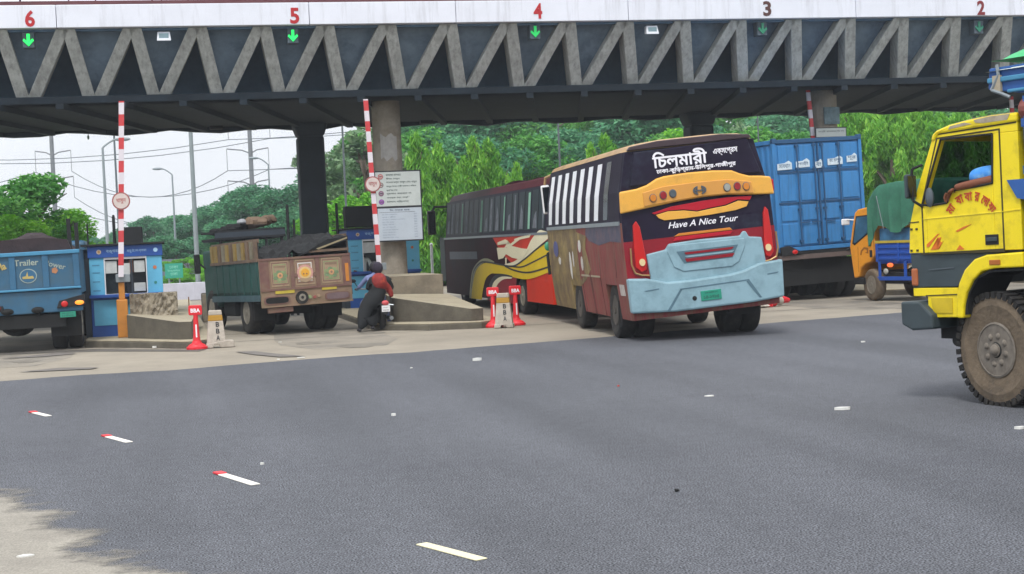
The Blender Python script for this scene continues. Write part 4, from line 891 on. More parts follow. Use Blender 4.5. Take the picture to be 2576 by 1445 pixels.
b = MB(T); b.tube([(-.95, LB-.15, 2.93), (-1.08, LB+.02, 2.88), (-1.1, LB+.06, 2.75)], .025, m_tan, 8); b.obj('mirror_arm', bus)
b = MB(T); b.box(-1.19, -1.02, LB+.02, LB+.09, 2.18, 2.74, m_white); ob = b.obj('side_mirror', bus, .03); b = MB(T); b.box(-1.165, -1.03, LB+.006, LB+.019, 2.22, 2.70, m_glassd); b.obj('mirror_glass', ob)
b = MB(T); b.ball((-1.18, LB+.03, 1.55), (.07, .05, .09), M('green marker lens', '#2f8a6a', .4)); b.tube([(-1.12, LB-.05, 1.45), (-1.2, LB+.04, 1.4), (-1.2, LB+.05, 1.0)], .03, m_black); b.obj('lower_mirror', bus)
for x, y, s in ((-1.01, 1.2, -1), (-.71, 1.2, -1), (1.0, 1.2, 1), (.70, 1.2, 1), (-1.01, 4.22, -1), (1.0, 4.22, 1)): wheel(bus, x, y, .44, .27, s, mr_=M('dark coach rim', '#45403a', .8, var=.3))  # rims darker than on the other vehicles
MB().box(-.8, .8, 1.14, 1.26, .36, .5, m_under).obj('rear_axle', bus); MB().box(-.8, .8, 4.17, 4.27, .36, .5, m_under).obj('front_axle', bus)
b = MB(); b.box(-1.16, -.85, .84, .86, .2, .6, m_under); b.obj('mud_flap', bus); MB().box(.3, .9, .4, .6, .32, .5, m_under).obj('silencer', bus)
MB().cyl((.45, .05, .42), (.45, .8, .42), .05, m_under).obj('exhaust_pipe', bus)

# ------------------------------------------------------------------ the maroon coach in lane 4
m_dk = M('dark plum bus paint', '#32101c', .65, spec=.08, var=.2, scale=2, dirt='#20242e', damt=.3)
m_rd = M('signal red bus paint', '#c83018', .5, spec=.2, var=.08, scale=3, dirt='#8f2a20', damt=.3)
m_yl = M('yellow bus swoosh', '#d6b81c', .55, spec=.15, var=.06, scale=3)
m_cr = M('cream bus swoosh', '#e2dabb', .5, spec=.2, var=.05)
K = 1.034
rb = E('coach', (7.5+1.17, 0, 0), 0, 'maroon and red coach with a yellow wave painted along its side in lane 4', 'bus')
rb.location = (7.5+1.17, 29.75, 0)
def C(y, z): return (y*K-29.75, (z-1.65)*K+1.65)
LR = 42.0-29.75
RW = [(.0, 1.14), (.3, 1.16), (1.7, 1.17), (2.7, 1.08), (2.85, .98), (2.92, .7)]
def rsec(y, zs, sc=1, dz=0):
    L = [(-interp(RW, z)*sc, y, z+dz) for z in zs]; return L+[(-p[0], p[1], p[2]) for p in L[::-1]]
wy = C(31.55, 0)[0]
b = MB(); loft(b, [rsec(0, (.3, .8, 1.72), .97), rsec(.08, (.3, .8, 1.72)), rsec(wy-.55, (.3, .8, 1.72))], m_rd); b.obj('rear_body', rb)
b = MB(); loft(b, [rsec(wy-.55, (.83, 1.2, 1.72)), rsec(wy+.55, (.83, 1.2, 1.72))], m_dk); b.obj('arch_panel', rb)
b = MB(); loft(b, [rsec(wy+.55, (.25, .8, 1.72)), rsec(LR-.3, (.25, .8, 1.72)), rsec(LR, (.25, .8, 1.72), .92)], m_dk); b.obj('front_body', rb)
b = MB(); loft(b, [rsec(.05, (1.723, 2.2, 2.7), .98), rsec(.15, (1.723, 2.2, 2.7)), rsec(LR-.5, (1.723, 2.2, 2.7)), rsec(LR-.15, (1.723, 2.2, 2.7), .92)], m_rblack); b.obj('window_band', rb)
b = MB(); loft(b, [rsec(.1, (2.703, 2.85, 2.92), .98), rsec(.3, (2.703, 2.85, 2.92)), rsec(LR-.8, (2.703, 2.85, 2.92)), rsec(LR-.2, (2.703, 2.85, 2.92), .9, -.08)], M('plum bus roof', '#4c2229', .6, spec=.15, var=.15)); b.obj('roof', rb)
for y in (3.2, 4.6, 6.3): MB().ball((-.1 if y < 6 else -.3, y, 2.9), (.35, .5, .13), m_dk, 14, 6).obj('roof_vent', rb)
def rside(b, pts, m, off=.006, th=.004, conv=True):
    Q = [C(*p) if conv else p for p in pts]
    P = [(-(interp(RW, z)+off), y, z) for y, z in Q]; P2 = [(-(interp(RW, z)+off-th), y, z) for y, z in Q]; n = len(P)
    b.add(P+P2, [list(range(n)), list(range(2*n-1, n-1, -1))]+[(i, (i+1) % n, n+(i+1) % n, n+i) for i in range(n)], m)
rg = random.Random(4)
m_rwin = M('murky window glass', '#13252c', .45, var=.5, scale=1.6, spec=.12)
m_curt = M('pale green curtain', '#7fae97', .8, var=.2, scale=4); m_dseat = M('dim seat shapes', '#6a6f78', .8, var=.4, scale=6)
NWR = 9; y0, y1 = .5, LR-.6; st = (y1-y0)/NWR
for i in range(NWR):
    a = y0+i*st; b = MB(); rside(b, [(a+.05, 1.82), (a+st-.05, 1.82), (a+st-.05, 2.64), (a+.05, 2.64)], m_rwin, conv=False); wdw = b.obj('side_window', rb)
    b = MB(); c = a+rg.uniform(.1, .3); rside(b, [(c, 1.84), (c+rg.uniform(.08, .3), 1.84), (c+rg.uniform(.05, .2), 2.6), (c-.0, 2.6)], m_curt if i % 2 else m_dseat, off=.009, conv=False)
    b.obj('curtain', wdw)
    b = MB(); c = a+st*.6; rside(b, [(c, 1.85), (c+.34, 1.85), (c+.22, 2.15+rg.uniform(-.1, .3)), (c+.05, 2.2)], m_dseat, off=.009, conv=False); b.obj('seat_back', wdw)
    b = MB(); rside(b, [(a+st*.5-.015, 1.82), (a+st*.5+.015, 1.82), (a+st*.5+.015, 2.64), (a+st*.5-.015, 2.64)], m_black, off=.012, conv=False); b.obj('sash', wdw)
b = MB(); rside(b, [(.1, 1.70), (LR-.3, 1.70), (LR-.3, 1.75), (.1, 1.75)], m_greyl, off=.015, th=.014, conv=False); b.obj('belt_rail', rb)
b = MB(); rside(b, [(34.14, 1.69), (28.4, 1.70), (28.4, 1.1), (32.3, 1.12), (33.3, 1.35)], m_rd, off=.006); b.obj('red_panel', rb)
b = MB(); rside(b, [(34.2, .82), (31.9, .86), (31.9, .84), (32.2, .25), (35.1, .25), (34.9, .5)], m_rearred, off=.007); b.obj('lower_red_panel', rb)
def smooth_(P, n=8):
    out_ = []
    for i in range(len(P)-1):
        p0, p1, p2, p3 = P[max(0, i-1)], P[i], P[i+1], P[min(len(P)-1, i+2)]
        for j in range(n):
            t = j/n; out_.append(tuple(.5*((2*p1[k])+(-p0[k]+p2[k])*t+(2*p0[k]-5*p1[k]+4*p2[k]-p3[k])*t*t+(-p0[k]+3*p1[k]-3*p2[k]+p3[k])*t**3) for k in (0, 1)))
    return out_+[P[-1]]
def band(top, bot, m, off, name):
    a, c = smooth_(top), smooth_(bot); n = min(len(a), len(c)); b = MB()
    for i in range(n-1): rside(b, [a[i], a[i+1], c[i+1], c[i]], m, off)
    b.obj(name, rb)
# yellow wave: outer (upper) and inner (lower) edges, from the skirt at front to the tail
up_ = [(37.0, .24), (36.7, .6), (36.2, .93), (35.4, 1.09), (34.5, 1.12), (33.2, 1.08), (32.1, 1.06), (31.0, 1.22), (29.9, 1.42), (28.45, 1.66)]
lo_ = [(35.75, .24), (35.5, .5), (35.1, .75), (34.5, .87), (34.0, .88), (33.1, .88), (32.1, .82), (31.0, .80), (29.9, .88), (28.45, 1.04)]
band(up_, lo_, m_yl, .010, 'yellow_wave')
band([(37.25, .24), (37.0, .6), (36.6, .95), (35.7, 1.17), (34.9, 1.22), (34.1, 1.15)], [(37.0, .24), (36.72, .6), (36.25, .93), (35.4, 1.1), (34.7, 1.14), (34.1, 1.12)], M('olive bus swoosh', '#7d7a4d', .4), .009, 'olive_wave')
band([(33.0, 1.10), (32.0, 1.17), (31.0, 1.36), (30.4, 1.6), (29.75, 1.78), (29.4, 1.78)], [(33.0, 1.08), (32.0, 1.09), (31.0, 1.23), (30.0, 1.43), (29.2, 1.58), (28.5, 1.70)], m_cr, .011, 'cream_wave')
def line(P, w_, m, off, name):
    a = smooth_(P); b = MB()
    for i in range(len(a)-1):
        rside(b, [(a[i][0], a[i][1]-w_/2), (a[i+1][0], a[i+1][1]-w_/2), (a[i+1][0], a[i+1][1]+w_/2), (a[i][0], a[i][1]+w_/2)], m, off)
    b.obj(name, rb)
line([(34.6, 1.13), (33.2, 1.08), (32.1, 1.065), (31.0, 1.225), (29.9, 1.43), (28.45, 1.67)], .035, m_ink, .014, 'dark_line')
line([(32.4, 1.06), (31.4, 1.05), (30.4, 1.15), (28.5, 1.38)], .03, m_ink, .014, 'dark_line')
line([(33.0, 1.06), (32.0, .97), (30.6, .95), (28.5, 1.12)], .035, m_ink, .014, 'dark_line')
line([(36.9, .5), (36.5, .9), (35.6, 1.12), (34.6, 1.13)], .04, m_ink, .014, 'dark_line')
band([(35.0, .25), (34.9, .5), (34.5, .74), (33.9, .86), (33.1, .88), (32.3, .85)], [(34.9, .25), (34.65, .45), (34.3, .66), (33.7, .78), (33.1, .82), (32.3, .82)], m_ink, .011, 'dark_wave')
band([(34.65, .42), (34.3, .66), (33.7, .79), (33.1, .83), (32.3, .82)], [(34.3, .42), (34.0, .58), (33.6, .7), (33.1, .77), (32.4, .79)], m_cr, .0125, 'cream_arc')
b = MB(); rside(b, [(33.7, 1.46), (33.6, 1.2), (33.1, 1.23), (32.8, 1.32), (32.2, 1.24), (31.3, 1.2), (30.6, 1.42), (31.3, 1.44), (32.3, 1.50), (32.7, 1.46)], m_cr, off=.016)
rside(b, [(32.9, 1.46), (32.5, 1.60), (32.8, 1.64), (33.6, 1.58), (33.6, 1.52), (32.9, 1.55), (32.3, 1.54), (31.9, 1.60), (31.9, 1.64), (31.3, 1.68), (30.4, 1.72), (30.5, 1.66), (31.4, 1.62), (32.3, 1.48)], m_cr, off=.016)
rside(b, [(32.9, 1.24), (32.75, 1.24), (32.8, 1.10), (32.9, 1.08)], m_cr, off=.016); b.obj('side_lettering', rb)
b = MB(); rside(b, [(39.6, 1.38), (36.0, 1.38), (36.0, 1.20), (39.6, 1.18)], M('faded grey lettering strip', '#565a68', .6, var=.2, scale=9), off=.008); b.obj('lettering_strip', rb)
b = MB(); rside(b, [(41.0, 1.75), (40.3, 1.75), (40.3, .6), (41.0, .6)], m_rwin, off=.008, conv=True)
b.obj('front_door_glass', rb)
wheel(rb, -1.0, wy, .40, .3, -1); wheel(rb, 1.0, wy, .40, .3, 1); wheel(rb, -1.0, LR-2.6, .4, .3, -1); wheel(rb, 1.0, LR-2.6, .4, .3, 1)
MB().box(-.95, .95, .1, LR-.3, .3, .8, m_under).obj('chassis', rb)
b = MB(); b.tube([(-1.0, LR-.2, 2.6), (-1.3, LR+.25, 2.62), (-1.36, LR+.35, 2.5)], .03, m_black); b.obj('mirror_arm', rb)
o = MB().box(-1.50, -1.27, LR+.3, LR+.42, 1.85, 2.52, M('dark mirror shell', '#3a2a33', .5)).obj('side_mirror', rb, .04); MB().box(-1.47, -1.3, LR+.285, LR+.298, 1.9, 2.47, m_glassd).obj('mirror_glass', o)
# ------------------------------------------------------------------ painted truck in lane 5
m_grn = M('dark green truck boards', '#1f4a45', .7, var=.25, scale=3, dirt='#2f3a33', damt=.5, dscale=2.5, streak=1)
m_slatb = M('brown timber slat', '#6b5848', .8, var=.3, scale=5, dirt='#3f3a33', damt=.4)
m_pink = M('dusty pink truck paint', '#8f7460', .7, var=.3, scale=8, dirt='#6b6048', damt=.6, dscale=4)
m_plum = M('worn plum truck paint', '#71504a', .7, var=.25, scale=5, dirt='#6f6048', damt=.5, dscale=5)
m_crm = M('faded cream truck paint', '#a8977a', .7, var=.3, scale=9, dirt='#8c6a58', damt=.7, dscale=9)
m_sage = M('faded sage truck paint', '#8a9a6c', .7, var=.2, scale=8, dirt='#5e7a55', damt=.5, dscale=7)
m_yel = M('dull yellow truck paint', '#b3a03a', .7, var=.15)
m_load = M('dark coal load', '#141618', .95, var=.5, scale=6, bump=.6, bscale=12)
hP = R_(-13.5)
pv = Vector((math.cos(hP), -math.sin(hP), 0)); oP = Vector((1.95, 29.9, 0))+pv*.73
pt = E('cargo_truck', oP, -13.5, 'dark green truck with pink hand painted tailgate and slatted sides, waiting in lane 5', 'truck')
T = ROLL(1.2, 1.0, pitch=-1.2)
LP_ = 3.4
MB(T).box(-.92, .92, .03, LP_, .78, .86, m_under).obj('bed_floor', pt)
for s in (-1, 1):
    b = MB(T); x0, x1 = (s*.92, s*.87)
    b.box(min(x0, x1), max(x0, x1), .03, LP_, .72, 1.46, m_grn)
    for i in range(7): b.box(min(s*.92, s*.935), max(s*.92, s*.935), .1+i*.48, .14+i*.48, .74, 1.44, m_grn)
    b.box(min(s*.92, s*.95), max(s*.92, s*.95), .03, LP_, .68, .80, M('blue grey sill', '#3c555c', .7, var=.25)); b.obj('side_board', pt)
    b = MB(T)
    for i in range(12):
        y = .06+i*.285; b.box(min(s*.935, s*.90), max(s*.935, s*.90), y, y+.16, 1.46, 1.84, (m_slatb, M('grey timber slat', '#7c7462', .8, var=.25), M('ochre timber slat', '#8a7442', .8, var=.25))[(0, 1, 0, 2, 1, 2, 0, 2, 1, 0, 2, 2)[i]])
    b.box(min(s*.90, s*.885), max(s*.90, s*.885), .03, LP_, 1.46, 1.82, m_black)
    b.box(min(s*.90, s*.87), max(s*.90, s*.87), .03, LP_, 1.80, 1.88, m_slatb); b.box(min(s*.9, s*.94), max(s*.9, s*.94), .0, LP_, 1.44, 1.50, m_slatb); b.obj('slat_rail', pt)
tg = MB(T).box(-.92, .92, -.03, .03, .55, 1.49, m_pink).obj('tailgate', pt, .01)
def pf(poly, y0, m, name, y1=-.025, par=None, bev=0, lab=None):
    b = MB(T); b.prism(poly, 'y', y0, y1, m); o = b.obj(name, par or tg, bev)
    if lab: o['label'] = lab
    return o
def rectp(a, c, z0, z1): return [(a, z0), (c, z0), (c, z1), (a, z1)]
for a, c in ((-.92, -.74), (-.31, -.24), (.20, .28), (.75, .92)): pf(rectp(a, c, .86, 1.47), -.045, m_plum, 'post')
pf(rectp(-.92, .92, 1.45, 1.49), -.055, m_plum, 'top_rail'); pf(rectp(-.92, .92, .86, .90), -.05, m_plum, 'middle_rail'); pf(rectp(-.92, .92, .55, .58), -.055, m_pink, 'bottom_rail')
pf(rectp(.80, .87, .95, 1.3), -.052, M('orange truck paint', '#bf7a2e', .7), 'orange_strip')
for (a, c, kind) in ((-.72, -.33, 0), (-.23, .19, 1), (.30, .73, 0)):
    f = pf(rectp(a+.02, c-.02, .94, 1.43), -.038, m_crm, 'painted_panel', par=tg)
    mx_, mz = (a+c)/2, 1.18; b = MB(T)
    for q in (0, 1):
        e = .035+q*.035; mm = (m_plum, m_sage if not kind else m_white)[q]
        for r in (rectp(a+e, c-e, .94+e, .955+e), rectp(a+e, c-e, 1.42-e, 1.435-e), rectp(a+e, a+e+.012, .955+e, 1.42-e), rectp(c-e-.012, c-e, .955+e, 1.42-e)): b.prism(r, 'y', -.0415, -.0385, mm)
    if kind:
        for rr_, m_, y in ((.165, M('faded pink ring', '#c08e86', .7), -.042), (.125, M('cream ring', '#cdb27a', .7), -.044), (.085, M('golden disc', '#d39a2e', .6), -.046)): disc(b, mx_, 1.17, rr_, y, y+.002, m_, rz=rr_*.95)
        b.prism([(mx_-.17, 1.04), (mx_, .98), (mx_+.17, 1.04), (mx_+.1, 1.075), (mx_, 1.06), (mx_-.1, 1.075)], 'y', -.048, -.046, m_crm)
        for dx in (-.19, .19): disc(b, mx_+dx, 1.13, .04, -.049, -.047, m_plum)
        for dx in (-.03, .03): disc(b, mx_+dx, 1.15, .014, -.0495, -.0465, m_plum)
    else:
        rg = random.Random(int(mx_*100)+5)
        for i in range(7):
            ang = 6.283*i/7; disc(b, mx_+.1*math.cos(ang), mz-.04+.08*math.sin(ang), .05, -.043-.0003*i, -.041, m_sage if i % 2 else M('leaf green motif', '#6f8462', .7, var=.3, scale=12), n=9, rz=.035)
        disc(b, mx_, mz-.03, .055, -.048, -.045, M('peach flower', '#c49268', .7), n=10); disc(b, mx_, mz-.03, .025, -.051, -.048, m_pink, n=8)
        b.prism(rectp(mx_-.12, mx_+.12, mz+.12, mz+.155), 'y', -.043, -.041, m_pink)
    b.obj('motif', tg)
pf(rectp(-.64, -.26, .80, .86), -.045, m_yel, 'yellow_strip'); pf(rectp(.30, .60, .81, .87), -.045, m_yel, 'yellow_strip')
for (a, c) in ((-.88, -.35), (.35, .87)):
    zz0, zz1 = .60, .76; P = []
    for i in range(16):
        t = 6.283*i/16; P.append(((a+c)/2+(c-a)/2*(abs(math.cos(t))**.5)*(1 if math.cos(t) > 0 else -1), (zz0+zz1)/2+(zz1-zz0)/2*(abs(math.sin(t))**.5)*(1 if math.sin(t) > 0 else -1)))
    pf(P, -.042, m_plum, 'lower_cutout'); pf([((x-(a+c)/2)*.86+(a+c)/2, (z-.68)*.75+.68) for x, z in P], -.046, m_under if a < 0 else M('dull mauve paint', '#6d5a5c', .7, var=.3), 'lower_cutout_fill')
b = MB(T); disc(b, -.12, .70, .125, -.075, -.03, m_tyre, n=20); disc(b, -.12, .70, .07, -.08, -.074, m_rim, n=16); disc(b, -.12, .70, .03, -.085, -.079, m_under, n=10); b.obj('painted_wheel_boss', tg)
b = MB(T); disc(b, .04, .70, .035, -.05, -.03, m_sage); disc(b, .14, .69, .03, -.05, -.03, M('red motif', '#8f4a44', .7)); disc(b, .22, .71, .03, -.05, -.03, m_crm); b.obj('lower_motif', tg)
MB(T).box(-.8, -.3, -.02, .06, .44, .54, m_plum).obj('tail_plate', pt, .01)
# heap of dark load rising to the right behind the tailgate
b = MB(T); nx, ny = 16, 18; rg = random.Random(9); vs = []
for j in range(ny+1):
    for i in range(nx+1):
        x = -.86+1.72*i/nx; y = .05+3.3*j/ny; z = 1.45+.38*(i/nx)**1.2+.18*math.sin(i*1.3+j)*.3+rg.uniform(-.035, .05)+.12*math.sin(math.pi*j/ny)
        vs.append((x, y, min(z, 1.95) if 0 < i < nx and 0 < j < ny else z-.03))
b.add(vs, [(j*(nx+1)+i, j*(nx+1)+i+1, (j+1)*(nx+1)+i+1, (j+1)*(nx+1)+i) for j in range(ny) for i in range(nx)], m_load)
b.box(-.86, .86, .035, .06, .9, 1.46, m_load); o = b.obj('coal_load'); o.matrix_world = pt.matrix_basis.copy(); o.location = oP; o.rotation_euler = (0, 0, R_(13.5)); tag(o, 'dark coal heap filling the truck bed behind the painted tailgate', 'load')
b = MB(T); b.box(.1, .92, .0, .02, 1.55, 1.6, m_slatb); b.prism([(-.1, 1.5), (.92, 1.75), (.92, 1.83), (.5, 1.79)], 'y', .0, .03, m_load); b.prism([(.3, 1.6), (.9, 1.78), (.9, 1.81), (.25, 1.62)], 'y', -.01, .0, M('frayed tan canvas', '#8d8266', .9)); b.obj('load_cover_edge', pt)
# cab and luggage rack
MB(T).box(-.80, .80, 3.5, 4.5, .55, 1.78, m_grn).obj('cab', pt, .06)
b = MB(T); b.box(-.6, .6, 3.48, 3.5, 1.2, 1.65, m_glassd); b.obj('cab_rear_glass', pt)
b = MB(T)
for z in (1.98, 2.13):
    b.box(-.80, .74, 3.35, 3.41, z, z+.04, m_black); b.box(-.80, .74, 4.4, 4.46, z, z+.04, m_black); b.box(-.80, -.75, 3.35, 4.46, z, z+.04, m_black); b.box(.70, .74, 3.35, 4.46, z, z+.04, m_black)
b.box(-.80, .74, 3.35, 3.38, 2.02, 2.13, m_bdark); b.box(-.78, .72, 3.4, 4.44, 1.96, 1.98, m_bdark)
for x in (-.70, -.2, .3, .64): b.box(x, x+.05, 3.37, 3.43, 1.78, 1.98, m_black)
b.obj('roof_rack', pt)
rg = random.Random(6)
b = MB(T)
for i in range(12): b.ball((-.58+i*.11, 3.9+rg.uniform(-.2, .2), 2.16+.02*i), (rg.uniform(.1, .2), .2, rg.uniform(.05, .12)), m_load if i < 7 else M('brown sack', '#6d5b4b', .9, var=.3), 9, 6, .2)
b.ball((.22, 3.9, 2.32), (.24, .2, .13), M('brown sack', '#6d5b4b', .9, var=.3), 12, 7, .15); b.ball((-.05, 3.9, 2.34), (.1, .12, .08), M('grey sack', '#8f9296', .9), 10, 6, .1)
o = b.obj('rack_load', smooth=True); o.location = oP; o.rotation_euler = (0, 0, R_(13.5)); tag(o, 'lumpy sacks piled on the roof rack of the painted truck', 'sacks')
b = MB(T); b.tube([(-.80, 4.3, 1.4), (-.95, 4.35, 1.55)], .02, m_black); b.obj('mirror_arm', pt); MB(T).box(-1.03, -.90, 4.3, 4.38, 1.3, 1.72, m_black).obj('side_mirror', pt, .02)
MB().box(-.35, .35, .2, 4.4, .5, .72, m_under).obj('chassis', pt); MB().box(-.7, .7, .95, 1.15, .35, .5, m_under).obj('rear_axle', pt)
MB(T).box(-.86, -.5, 2.0, 2.9, .38, .68, m_under).obj('fuel_tank', pt, .05)
MB().box(-.9, -.5, .55, .58, .28, .68, m_under).obj('mud_flap', pt); MB().box(.5, .9, .55, .58, .28, .68, m_under).obj('mud_flap', pt)
for x, y, s in ((-.78, 1.1, -1), (-.52, 1.1, -1), (.78, 1.1, 1), (.52, 1.1, 1), (-.70, 3.95, -1), (.70, 3.95, 1)): wheel(pt, x, y, .42, .24, s)

# ------------------------------------------------------------------ blue tipper in lane 6
m_bt = M('dusty blue tipper paint', '#2b5a78', .55, var=.15, scale=3, dirt='#3f5866', damt=.5, dscale=2)
m_btl = M('light blue tipper rail', '#3f83a8', .5, var=.12, scale=3); m_btd = M('deep blue tipper rib', '#2d5f80', .55, var=.15)
m_brn = M('brown earth load', '#33292c', .95, var=.35, scale=4, bump=.6, bscale=10)
oB = Vector((-4.2+1.53, 28.9, 0))
bt = E('tipper_truck', oB, 0, 'dusty blue tipper truck with lettered tailgate and earth load in lane 6', 'truck')
T = ROLL(1.0)
tb_ = MB(T).box(-1.2, 1.2, -.04, .04, 1.12, 1.77, m_bt).obj('tailgate', bt, .015)
MB(T).box(-1.21, 1.21, -.09, .05, 1.72, 1.79, m_btl).obj('tailgate_top_rail', tb_, .01); MB(T).box(-1.2, 1.2, -.075, .04, 1.09, 1.13, m_btl).obj('tailgate_bottom_rail', tb_, .01)
for x in (-1.2, -.62, -.02, .55, 1.08): MB(T).box(x, x+.11, -.07, -.04, 1.13, 1.72, m_btd).obj('tailgate_rib', tb_, .01)
for s in (-1, 1): MB(T).box(min(s*1.2, s*1.14), max(s*1.2, s*1.14), .04, 4.6, 1.0, 1.78, m_bt).obj('side_board', bt)
MB(T).box(-1.2, 1.2, -.02, .1, .68, 1.085, m_bt).obj('rear_sill', bt, .02)
m_gold = M('faded gold lettering', '#b3a060', .6, var=.15); m_sil = M('faded silver lettering', '#97a49c', .6, var=.15)
b = MB(T); b.text('Trailer', .11, (.28, -.046, 1.60), (1, 0, 0), (0, 0, 1), m_sil, w=.42, bold=.02); b.text('Power', .1, (.78, -.046, 1.53), (1, 0, -.3), (.3, 0, 1), m_sil, w=.36, bold=.01); b.text('Ma', .13, (-.15, -.046, 1.55), (1, 0, .3), (-.3, 0, 1), m_gold, w=.16, bold=.03)
b.obj('tailgate_lettering', tb_)
b = MB(T); disc(b, .3, 1.36, .15, -.048, -.042, m_sil, rz=.13); disc(b, .3, 1.36, .135, -.051, -.047, m_btd, rz=.115)
b.prism([(.2, 1.31), (.4, 1.31), (.38, 1.36), (.3, 1.35), (.29, 1.44), (.26, 1.36), (.2, 1.35)], 'y', -.054, -.05, m_gold); b.obj('round_motif', tb_)
b = MB(T); disc(b, .76, 1.43, .06, -.048, -.042, M('rust motif', '#a5714e', .7), n=5); b.obj('small_motif', tb_); b = MB(T); disc(b, -.33, 1.33, .05, -.048, -.042, m_gold, n=6); b.obj('small_motif', tb_)
for x, w_ in ((.75, .5), (-.55, .5)):
    hs = MB(T).prism([(x, .75), (x+w_, .78), (x+w_, .98), (x+.05, .88)] if x > 0 else [(x-.1, .75), (x+w_-.1, .75), (x+w_-.12, .85), (x-.1, .9)], 'y', -.07, -.02, m_black).obj('lamp_housing', bt, .008)
    b = MB(T); b.ball((x+.14 if x > 0 else x+.28, -.075, .82), (.06, .02, .055), m_brake); b.obj('red_lamp', hs)
    if x > 0: b = MB(T); b.ball((x+.40, -.075, .83), (.08, .02, .042), M('lit orange lamp', '#f08a2a', .3, emit=.9, var=.02)); b.obj('orange_lamp', hs)
pl_ = MB(T).box(.80, 1.07, -.05, -.035, .58, .68, m_plate_g).obj('number_plate', bt); MB(T).text('ঢাকা মেট্রো-ট', .03, (.93, -.052, .65), (1, 0, 0), (0, 0, 1), m_ink, w=.2).text('১১-৪২০৬', .035, (.93, -.052, .61), (1, 0, 0), (0, 0, 1), m_ink, w=.2).obj('plate_lettering', pl_)
for x in (-.1, .42): MB(T).ball((x, -.03, .74), (.11, .05, .06), m_under).obj('hinge_boss', bt)
b = MB(T); nx, ny = 16, 16; rg = random.Random(19); vs = []
for j in range(ny+1):
    for i in range(nx+1):
        u_, v_ = i/nx, j/ny; hh = 1.7+.30*min(1, 3.2*v_)*(min(1, 5*u_)*min(1, 5*(1-u_)))+rg.uniform(-.02, .03)+.17*math.exp(-((u_-.62)**2/.02+(v_-.5)**2/.05))
        vs.append((-1.13+2.26*u_, .05+4.4*v_, hh))
b.add(vs, [(j*(nx+1)+i, j*(nx+1)+i+1, (j+1)*(nx+1)+i+1, (j+1)*(nx+1)+i) for j in range(ny) for i in range(nx)], m_brn); b.prism([(-1.13, 1.6), (1.13, 1.6), (1.0, 1.98), (.6, 2.03), (-.5, 2.02), (-1.13, 2.0)], 'y', .05, .25, m_brn)
o = b.obj('earth_load'); o.location = oB; tag(o, 'brown earth heaped above the tailgate of the blue tipper truck', 'load')
for x, z in ((1.02, 2.36), (1.15, 2.28)): MB(T).box(x-.035, x+.035, .5, .58, 1.7, z, m_black).obj('bed_post', bt)
MB(T).box(-1.1, 1.1, 4.7, 6.1, .6, 2.0, m_bt).obj('cab', bt, .08)
MB().box(-.45, .45, .1, 6, .5, .75, m_under).obj('chassis', bt); MB().box(-.9, .9, .02, .1, .42, .66, m_under).obj('rear_guard', bt, .01); MB().ball((0, .75, .46), (.3, .25, .2), m_under).obj('differential', bt)
for x, y, s in ((-1.02, .75, -1), (-.74, .75, -1), (1.02, .75, 1), (.74, .75, 1), (-1.0, 5.2, -1), (1.0, 5.2, 1)): wheel(bt, x, y, .46, .26, s)
MB().box(.62, 1.16, .2, .22, .25, .62, m_under).obj('mud_flap', bt); MB().box(-1.16, -.62, .2, .22, .25, .62, m_under).obj('mud_flap', bt)

# ------------------------------------------------------------------ blue container on a trailer in lane 3
m_ct = M('blue container steel', '#2f78b4', .55, var=.1, scale=2, dirt='#2b5f88', damt=.4, dscale=2.5, streak=1)
m_ctd = M('dark container bar', '#1c4a72', .6, var=.15); m_ctl = M('pale sticker', '#c3d2dc', .6, var=.15, scale=10)
hC = -7; cv = Vector((math.cos(R_(hC)), -math.sin(R_(hC)), 0)); oC = Vector((12.728, 31.803, 0))+cv*1.58
ct = E('trailer_truck', oC, hC, 'dark flatbed trailer carrying the blue shipping container in lane 3', 'trailer')
T = ROLL(1.6, .8)
cb = E('shipping_container', oC, hC, 'bright blue shipping container with white lettered stickers on its doors', 'shipping container')
W2, Z0, Z1 = 1.13, 1.13, 3.56
b = MB(T); b.box(-W2+.05, W2-.05, .08, 5.95, Z0, Z1-.04, m_ct)
for s in (-1, 1):
    for i in range(24):
        y = .2+i*.24; b.add([(s*(W2-.05), y, Z0+.1), (s*(W2-.01), y+.05, Z0+.1), (s*(W2-.01), y+.12, Z0+.1), (s*(W2-.05), y+.17, Z0+.1), (s*(W2-.05), y, Z1-.1), (s*(W2-.01), y+.05, Z1-.1), (s*(W2-.01), y+.12, Z1-.1), (s*(W2-.05), y+.17, Z1-.1)], [(0, 1, 5, 4), (1, 2, 6, 5), (2, 3, 7, 6)], m_ct)
b.obj('body', cb)
b = MB(T)
for x in (-W2, W2-.08):
    for y in (0, 5.9): b.box(x, x+.08, y, y+.1, Z0, Z1, m_ctd if 0 else m_ct)
for z in (Z0-.02, Z1-.07): b.box(-W2, W2, 0.002, .1, z, z+.09, m_ctd if z > 2 else m_ct); b.box(-W2+.0, -W2+.07, .1, 5.9, z, z+.09, m_ct); b.box(W2-.07, W2, .1, 5.9, z, z+.09, m_ct)
b.obj('frame', cb, .008)
for x in (-W2, W2-.1): 
    for z in (Z0-.03, Z1-.06): MB(T).box(x, x+.1, -.012, .09, z, z+.11, m_ctd).obj('corner_casting', cb, .01)
